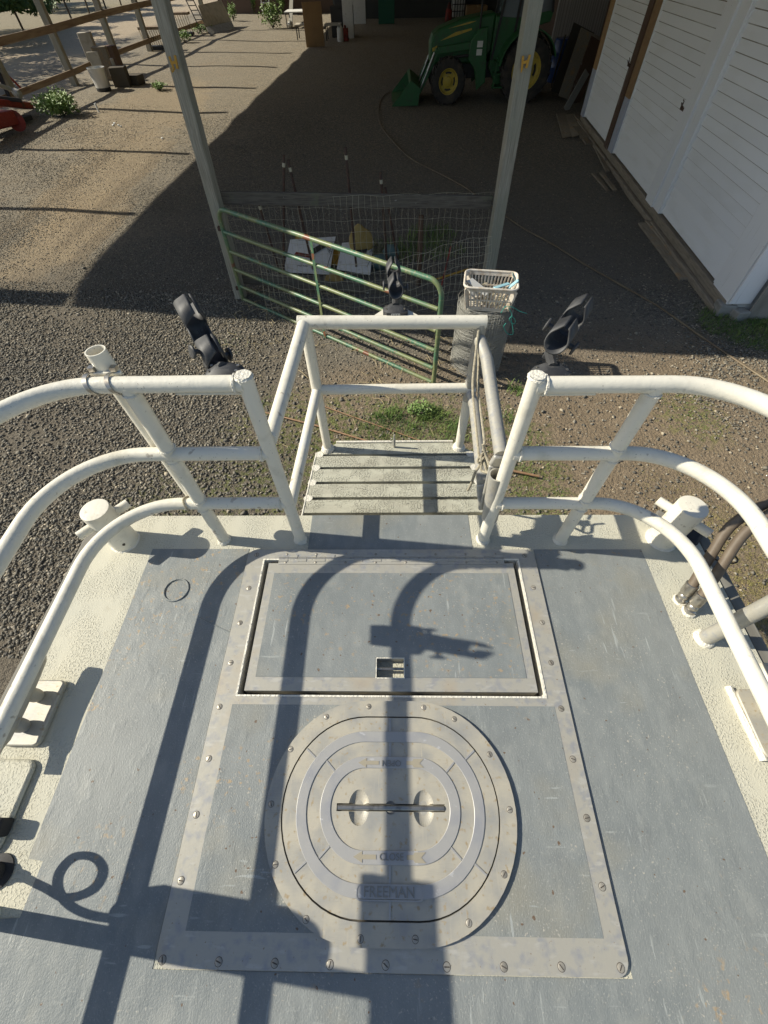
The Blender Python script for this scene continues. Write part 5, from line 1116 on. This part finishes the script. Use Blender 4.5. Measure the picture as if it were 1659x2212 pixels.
TB('step_side', 'tgreen', [(3.42, -1.63), (3.47, -1.63), (3.55, -.9), (3.50, -.9)], 20.1, 20.14, bev=0); TB('step_side', 'tgreen', [(3.85, -1.63), (3.90, -1.63), (3.95, -.9), (3.90, -.9)], 20.1, 20.14, bev=0)

# ================================================================== BARN INTERIOR, FAR THINGS
def upright(x0, x1, ybase, ytop, th, name, m, lab, cat, ang=0, lean=0, Yd=None, bev=.01):
    a = GR(x0, ybase); c_ = GR(x1, ybase); z1 = HZ(a, x0, ytop); b = B(); w_ = (c_-a).length
    mid = (a+c_)/2; b.box((mid.x, mid.y+th/2, (a.z+z1)/2), (w_, th, z1-a.z), Matrix.Rotation(math.radians(ang), 3, 'Z') @ Matrix.Rotation(math.radians(lean), 3, 'X')); return tag(b.build(name, m, bev=bev, sm=25), lab, cat)
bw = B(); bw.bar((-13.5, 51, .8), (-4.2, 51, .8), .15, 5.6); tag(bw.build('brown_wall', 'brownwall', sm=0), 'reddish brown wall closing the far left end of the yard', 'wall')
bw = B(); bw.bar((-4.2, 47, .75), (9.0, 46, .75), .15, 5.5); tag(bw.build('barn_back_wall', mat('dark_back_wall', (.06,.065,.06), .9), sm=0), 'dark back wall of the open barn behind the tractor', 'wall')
upright(744, 764, 83, -60, .25, 'column', 'white', 'white inner column at the edge of the shade by the gas grill', 'column', Yd=1)
upright(662, 702, 102, 4, .05, 'brown_sheet', 'brown', 'tall brown plywood sheet standing against the work tables', 'sheet', ang=14)
def table(x0, x1, ytop, yb, lab, m='cement', dep=1.0):
    a = GR(x0, yb); c_ = GR(x1, yb); zt = HZ(a, x0, ytop); t = thing('work_table', ((a.x+c_.x)/2, a.y, a.z), lab, 'table')
    b = B(); b.box(((a.x+c_.x)/2, a.y+dep/2, zt), (c_.x-a.x, dep, .05)); b.build('table_top', m, t)
    for x in (a.x+.08, c_.x-.08):
        for y in (a.y+.08, a.y+dep-.08): b = B(); b.box((x, y, (zt+a.z)/2), (.05, .05, zt-a.z-.03)); b.build('leg', 'dark', t)
table(618, 668, 27, 62, 'far table with a pale sunlit top near the brown wall', 'white', 1.6); table(640, 672, 55, 88, 'low table with thin legs left of the brown plywood sheet'); table(703, 738, 55, 90, 'grey topped table right of the brown plywood sheet', 'bare')
gg = GR(722, 84); b = B(); b.box(gg+Vector((.5, .8, .6)), (1.3, .7, 1.2)); b.lathe(gg+Vector((.1, .8, 1.25)), (1, 0, 0), [(.36, 0), (.38, .1), (.38, .8), (.36, .9)], 14); tag(b.build('gas_grill', 'dark', bev=.02), 'black covered gas grill beside the white column', 'grill')
j = GR(736, 90); b = B(); b.lathe(j, (0,0,1), [(.16, 0), (.18, .05), (.18, .5), (.10, .6), (.07, .68)], 14); jt = b.build('gas_jug', 'white'); tag(jt, 'white jug on the ground at the foot of the grill', 'jug')
j = GR(743, 89); b = B(); b.box(j+Vector((.1, 0, .25)), (.35, .3, .5)); b.box(j+Vector((.1, 0, .55)), (.12, .12, .12)); tag(b.build('fuel_can', 'red', bev=.04), 'red fuel can at the foot of the white column', 'fuel can')
upright(759, 789, 52, -40, .12, 'panel_door', 'white', 'white panelled door leaning right of the white column', 'door')
upright(818, 852, 52, -60, .3, 'green_tarp', 'tarp', 'dark green tarp hanging in the barn left of the wood stove', 'tarp')
upright(887, 921, 34, 9, .3, 'white_crate', 'white', 'white crate standing at the back of the barn', 'crate'); a = GR(900, 36); b = B(); b.lathe(a+Vector((.1, .2, 1.2)), (0,0,1), [(.25, 0), (.25, 2.5)], 16); tag(b.build('stove_pipe', 'white'), 'white pipe rising behind the white crate', 'pipe')
# caged tank
a = GR(975, 44); c_ = GR(1003, 44); w_ = c_.x-a.x; z1 = 1.4; tk = thing('caged_tank', a, 'white caged water tank at the back left of the tractor', 'tank')
b = B(); b.box((a.x+w_/2, a.y+.6, a.z+.8), (w_*.92, 1.0, 1.35)); b.build('tank', 'white', tk, bev=.06)
b = B()
for k in range(6): b.tube([(a.x+w_*k/5, a.y, a.z), (a.x+w_*k/5, a.y, a.z+1.6)], .02, 6)
for k in range(6): b.tube([(a.x, a.y-.01, a.z+.1+k*.3), (a.x+w_, a.y-.01, a.z+.1+k*.3)], .02, 6)
q = b.build('cage', 'dark', tk); q['kind'] = 'stuff'
a = GR(968, 47); b = B(); b.lathe(a, (0,0,1), [(.22, 0), (.24, .05), (.20, .5), (.10, .75), (.05, .85)], 14); tag(b.build('red_cone', 'red'), 'red cone shaped container left of the caged tank', 'container')
for x0, x1 in ((1006, 1027), (1029, 1049)): upright(x0, x1, 48, 12, .8, 'cardboard_box', 'brown', ('left' if x0 < 1010 else 'right')+' cardboard box of the two stacked behind the tractor hood', 'box', bev=.01)
# blue drum etc right of the tractor
a = GR(1201, 176); r_ = (GR(1222, 176)-GR(1181, 176)).length/2; zt = HZ(a, 1203, 82); b = B(); b.lathe(a, (0,0,1), [(r_*.97, 0), (r_, .05), (r_, (zt-a.z)*.33), (r_*1.03, (zt-a.z)*.35), (r_, (zt-a.z)*.37), (r_, (zt-a.z)*.66), (r_*1.03, (zt-a.z)*.68), (r_, (zt-a.z)*.70), (r_, (zt-a.z)*.97), (r_*.9, zt-a.z), (0, zt-a.z)], 28); tag(b.build('blue_drum', 'blue'), 'blue plastic drum behind the tractor next to the leaning sheets', 'drum')
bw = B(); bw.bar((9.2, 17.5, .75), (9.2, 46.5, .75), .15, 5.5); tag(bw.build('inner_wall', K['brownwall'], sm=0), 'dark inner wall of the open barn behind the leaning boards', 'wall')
upright(1180, 1300, 135, -60, .1, 'metal_wall', mat('pale_ribbed_wall', (.5,.48,.47), .6, layers=[('wave', (3,3,.01), .4, .6, (.36,.34,.33))]), 'pale ribbed metal wall behind the blue drum', 'wall')
a = GR(1192, 128); b = B()
for k in range(26): b.ball(a+Vector((.02*math.sin(k), -.5, 2.3+k*.11)), .06, (1, 1, .9), 8, 5)
tag(b.build('yellow_chain', 'ylw'), 'strand of yellow floats hanging on the pale wall behind the tractor', 'floats')
for k, (x0, y0, x1, y1, w_, m_) in enumerate(((1212, 205, 1262, 60, .9, 'bark'), (1226, 215, 1276, 70, .8, 'plank'), (1238, 222, 1290, 85, .5, 'dkbrown'), (1222, 238, 1268, 155, .22, 'bare'), (1190, 190, 1222, 75, .05, 'bark'))):
    a = GR(x0, y0); t_ = DY(x1, y1, a.y+.5); b = B(); b.bar(a, t_, w_, .03, up=(0.2, -1, 0)); tag(b.build('leaning_sheet', m_, sm=0), ['dark bark covered slab leaning left of the last barn door', 'long brown board leaning against the barn end beside the last door', 'narrow dark board leaning closest to the brown jamb', 'thin pale metal strip leaning in front of the dark boards', 'slim dark pole leaning beside the blue drum'][k], 'board')

# ---- left side: red implement, bush, pot, blocks, baskets, mats
ri = thing('red_implement', GR(20, 290), 'faded red farm implement with tines parked at the left edge', 'implement')
base = GR(25, 285); b = B()
def rel(x, y, dz=0, dy=0): p = GR(x, y); return Vector((p.x, p.y+dy, p.z+dz))
p0 = rel(-60, 300, .9); p1 = rel(72, 250, .25)
b = B(); b.bar(p0, p1, .42, .16); b.build('deck_housing', 'red', ri, bev=.03)
b = B(); b.bar(rel(-60, 330, .5), rel(40, 285, .34), .42, .34); b.build('mower_body', 'red', ri, bev=.04)
b = B(); b.lathe(rel(48, 285, .26), (.3, -1, .2), [(.24, 0), (.25, .04), (.10, .06), (.0, .07)], 18); b.build('side_guard', 'red', ri)
b = B(); b.tube([rel(-50, 270, 1.35), rel(60, 245, .55)], .06, 10); b.build('drive_shaft', 'bare', ri)
b = B(); b.lathe(rel(55, 246, .55), (1, -.3, -.4), [(.09, 0), (.12, .05), (.12, .2), (.07, .25)], 14); b.build('coupling', 'bare', ri)
for (xa, ya, za), (xb, yb, zb), w_, h_, m_ in (((-40, 262, 1.1), (30, 236, .95), .12, .5, 'red'), ((-30, 300, .2), (66, 262, .1), .3, .12, 'dark'), ((10, 250, .2), (14, 246, 1.25), .16, .10, 'red'), ((36, 244, .2), (42, 240, .95), .12, .08, 'dark'), ((-20, 275, .75), (70, 262, .5), .10, .10, 'dark')):
    b = B(); b.bar(rel(xa, ya, za), rel(xb, yb, zb), w_, h_); b.build('frame_member', m_, ri, bev=.02)
for x, y, t_ in ((60, 215, 1.15), (50, 225, .9)): b = B(); b.bar(rel(x, y, .25), rel(x-26, y+12, t_), .05, .05); b.build('tine', 'red', ri)
def leafcloud(b_, c, rx, ry, rz, n, s0, s1, low=0):
    vs = b_.v; fs = b_.f
    for _ in range(n):
        d = Vector((random.gauss(0, 1), random.gauss(0, 1), random.gauss(0, 1))).normalized()*(random.random()**.45)
        p = Vector(c)+Vector((d.x*rx, d.y*ry, d.z*rz));
        s_ = random.uniform(s0, s1); u = Vector((random.gauss(0,1), random.gauss(0,1), random.gauss(0,.5))).normalized(); v = u.orthogonal().normalized(); q = len(vs)
        vs += [p-u*s_, p-v*s_*.45, p+u*s_, p+v*s_*.45]; fs.append((q, q+1, q+2, q+3))
def bush(c, rx, ry, rz, n, s0, s1, lab, name='bush'):
    t = thing(name, c, lab, 'bush'); b = B()
    for k in range(7):
        a = random.uniform(0, 6.28); q = random.random()*.6; leafcloud(b, (c.x+rx*q*math.cos(a), c.y+ry*q*math.sin(a), c.z+rz*random.uniform(.4, .8)), rx*.5, ry*.5, rz*.45, n//7, s0, s1)
    b.build('foliage', 'weedleaf', t, sm=0); b = B()
    for k in range(6):
        a = k; b.tube([c, c+Vector((rx*.5*math.cos(a), ry*.5*math.sin(a), rz*.6))], [.02, .008], 5)
    b.build('stem', 'bark', t); return t
bush(GR(140, 250), .95, .55, .62, 1700, .03, .075, 'low green leafy weed clump beside the red implement')
bush(GR(345, 195), .5, .4, .22, 300, .02, .06, 'small sparse weed patch left of the tall left post', 'weed'); bush(GR(590, 62), .9, .6, 1.1, 900, .04, .09, 'grey green bush left of the far table'); bush(GR(548, 30), .35, .3, 2.2, 500, .06, .12, 'tall slim sapling left of the white stand'); bush(GR(610, 30), .6, .5, 2.2, 800, .06, .13, 'leafy young tree right of the white stand')
bush(GR(400, 92), .5, .4, .45, 300, .03, .07, 'small weed beside the second wire basket', 'weed'); bush(GR(430, 72), 1.0, .5, .35, 350, .03, .07, 'low yellowish weeds at the foot of the leaning light boards', 'weed')
bush(GR(505, 45), .5, .4, .8, 350, .04, .08, 'scraggly weed right of the leaning light boards', 'weed')
a = GR(226, 196); b = B(); b.lathe(a, (0,0,1), [(.26, 0), (.27, .02), (.27, .10)], 28); pt = thing('stock_pot', a, 'shiny dented metal stock pot standing by the split blocks', 'pot')
b.build('pot_base', 'dark', pt); b = B(); b.lathe(a, (0,0,1), [(.265, .105), (.31, .62), (.325, .62), (.325, .64), (.30, .64), (.27, .2)], 28); b.f = [f for f in b.f if len(f) == 4]; b.build('pot_wall', mat('pot_metal', (.62,.61,.58), .3, .35), pt)
b = B(); b.lathe(a, (0,0,1), [(0, .5), (.29, .5)], 20); b.build('pot_content', 'brown', pt)
def block(x, y, w_, d_, h_, lift, rz, m, lab):
    a = GR(x, y); b = B(); b.box((a.x, a.y, a.z+lift+h_/2), (w_, d_, h_), Matrix.Rotation(math.radians(rz), 3, 'Z')); tag(b.build('wood_block', m, bev=.015, sm=25), lab, 'block', 'rough timber blocks by the side rail')
block(240, 172, .55, .35, .95, 0, 12, 'plank', 'tall upright timber block behind the stock pot'); block(218, 163, .5, .3, 1.25, 0, 6, 'cement', 'tallest pale topped timber block against the side rail'); block(228, 186, .42, .06, .95, 0, 8, 'cement', 'thin pale board standing inside the stock pot rim')
block(258, 160, .45, .4, .85, 0, -8, 'dkbrown', 'dark stump right of the tallest timber block'); block(268, 186, .6, .5, .55, 0, 10, 'bark', 'dark blocky stump right of the pot'); block(292, 182, .7, .5, .28, 0, -12, 'bark', 'low dark slab lying at the right end of the timber blocks')
block(262, 184, .12, .12, .75, 0, 20, 'cement', 'small pale topped post between pot and dark stump')
for k, (x, y, sc) in enumerate(((338, 108, 1.0), (398, 78, 1.15))):
    a = GR(x, y); wb_ = thing('wire_crate', a, ['rusty slatted crate hanging by the fourth side post', 'rusty slatted crate beyond the tall left post'][k], 'crate')
    b = B(); b.box(a+Vector((0, 0, .78*sc)), (1.1*sc, .5, .10)); b.build('crate_rim', 'rust_rail', wb_)
    for i in range(9): b = B(); xx = a.x-.5*sc+i*.125*sc; b.bar((xx+.1, a.y-.2, a.z+.15), (xx, a.y-.25, a.z+.74*sc), .03, .02, up=(0, 1, 0)); b.build('crate_slat', 'straw', wb_)
    b = B(); b.box(a+Vector((.1, 0, .10)), (.9*sc, .45, .12)); b.build('crate_bottom', 'dark', wb_)
for k, (q4, m_) in enumerate((([(428, 38), (478, 26), (505, 58), (450, 74)], 'cement'), ([(445, 60), (500, 47), (506, 62), (455, 78)], 'concrete'))):
    A = [GR(*q4[2]), GR(*q4[3])]; A[1].y -= .01; T0 = DY(q4[0][0], q4[0][1]-25*(k == 0), A[1].y+.6); T1 = DY(q4[1][0], q4[1][1]-25*(k == 0), A[0].y+.6)
    b = B(); vs = [A[1], A[0], T1, T0]; vs = vs+[p+Vector((0, .06, .02)) for p in vs]; b.add(vs, [(3,2,1,0), (4,5,6,7), (0,1,5,4), (1,2,6,5), (2,3,7,6), (3,0,4,7)]); tag(b.build('light_board', m_, sm=0), ['large pale board leaning on the side rail under the ladder', 'lower greenish board leaning in front of the pale one'][k], 'board')
b = B(); a0 = GR(452, 72); a1 = DY(408, -20, a0.y+.3); dx_ = Vector((.45, 0, 0)); ld = thing('ladder', a0, 'thin dark ladder leaning beside the pale board', 'ladder')
for k in range(2): b = B(); b.tube([a0-dx_*k, a1-dx_*k], .03, 6); b.build('ladder_rail', 'dark', ld)
for k in range(8): b = B(); p = a0.lerp(a1, (k+1)/9); b.tube([p, p-dx_], .02, 5); b.build('rung', 'dark', ld)
a = GR(577, 30); st_ = thing('white_chair', a, 'white plastic chair frame between the two bushes', 'chair'); b = B(); b.tube(fillet([a+Vector((-.3, 0, 0)), a+Vector((-.3, 0, 1.3)), a+Vector((.3, 0, 1.3)), a+Vector((.3, 0, 0))], .15, 5), .045, 8); b.build('chair_frame', 'white', st_); b = B(); b.box(a+Vector((0, .25, .55)), (.55, .5, .06)); b.build('seat', 'white', st_)
a = GR(627, 50); b = B(); b.bar(rel(628, 62, .1), rel(637, 30, 1.2), .25, .12); b.ball(rel(628, 62, .18), .18, (1, 1, 1), 10, 6); tag(b.build('metal_winch', 'bare'), 'silvery metal arm leaning against the low table', 'machine part')
a = GR(214, 242); b = B(); b.tube([a, a+Vector((-.02, 0, .22))], .035, 8); tag(b.build('white_peg', 'white'), 'small white peg standing right of the green weed clump', 'peg')
b = B()
for x, y in ((245, 272), (248, 268), (257, 272), (262, 275), (351, 300), (398, 252)): p = GR(x, y); b.ball(p+Vector((0,0,.02)), .045, (1, .8, .5), 6, 4, .2)
o = b.build('litter', 'white', sm=0); o['kind'] = 'stuff'; tag(o, 'white scraps of litter on the sunlit gravel', 'litter')
bush(GR(905, 893), .26, .2, .16, 420, .008, .022, 'fresh green leafy weed growing ahead of the bow platform', 'weed')
# orchard trees beyond the side rails
def tree(x, y, h, r, n, lab, thick=.09):
    z = gz(x, y); t = thing('orchard_tree', (x, y, z), lab, 'tree', 'orchard trees beyond the side rails'); b = B(); lean = random.uniform(-.3, .3)
    top = Vector((x+lean, y, z+h*.55)); b.tube(spline([(x, y, z-.1), (x+lean*.3, y, z+h*.25), top], 4), [thick]*8+[thick*.7], 8); b.build('trunk', 'bark', t)
    for k in range(5):
        a = k*1.3; b = B(); b.tube([top-Vector((0,0,h*.12)), top+Vector((r*.6*math.cos(a), r*.6*math.sin(a), h*.22))], [thick*.6, .02], 6); b.build('limb', 'bark', t)
    b = B()
    for k in range(26):
        a = random.uniform(0, 6.28); q = random.random()**.6*.85; zz_ = random.uniform(-.8, 1)
        leafcloud(b, (x+lean+r*q*math.cos(a)*math.sqrt(1-zz_*zz_*.6), y+r*q*math.sin(a)*math.sqrt(1-zz_*zz_*.6), z+h*.58+h*.36*zz_), r*.3, r*.3, h*.10, n//26, .08, .17)
    b.build('crown', 'leaf', t, sm=0)
TB_ = [(52, 69, 'orchard tree with a leaning dark trunk nearest the top left corner'), (155, 42, 'orchard tree whose trunk stands between the second and third side posts'), (194, 32, 'orchard tree just left of the third side post'), (230, 21, 'orchard tree seen just right of the third side post'),
    (262, 12, 'small far orchard tree left of the fourth side post'), (2, 100, 'orchard tree leaning in from the left edge above the red implement'), (108, 22, 'orchard tree behind the top of the second side post'), (75, 10, 'farther orchard tree in the top left corner')]
for k, (x, y, lab) in enumerate(TB_):
    p = GR(x, y); tree(p.x, p.y, 3.1+.5*(k % 3), [3.8, 2.4, 2.0, 1.8, 1.8, 3.2, 3.2, 3.0][k], [8000, 3600, 2800, 2200, 2200, 7000, 6000, 5000][k], lab, .07)
for k, (x, y) in enumerate(((-22.5, 20), (-21.5, 24.2), (-23, 28.5), (-22.5, 33), (-25, 38), (-24, 15.5))):
    tree(x, y, 5.6, 3.0, 4200, ['orchard tree out of frame shading the near end of the path', 'orchard tree beyond the left edge, second along the path', 'orchard tree beyond the left edge, third along the path', 'orchard tree beyond the left edge, fourth along the path', 'orchard tree beyond the left edge, farthest along the path', 'orchard tree beyond the left edge, nearest the boat'][k])
b = B(); 
for k in range(14):
    x = -75+k*9; leafcloud(b, (x, 95+random.uniform(-4, 4), 3.5), 6.5, 3, 5, 900, .3, .6)
o = b.build('far_treeline', 'leaf', sm=0); o['kind'] = 'stuff'; tag(o, 'distant line of green trees beyond the orchard', 'trees')
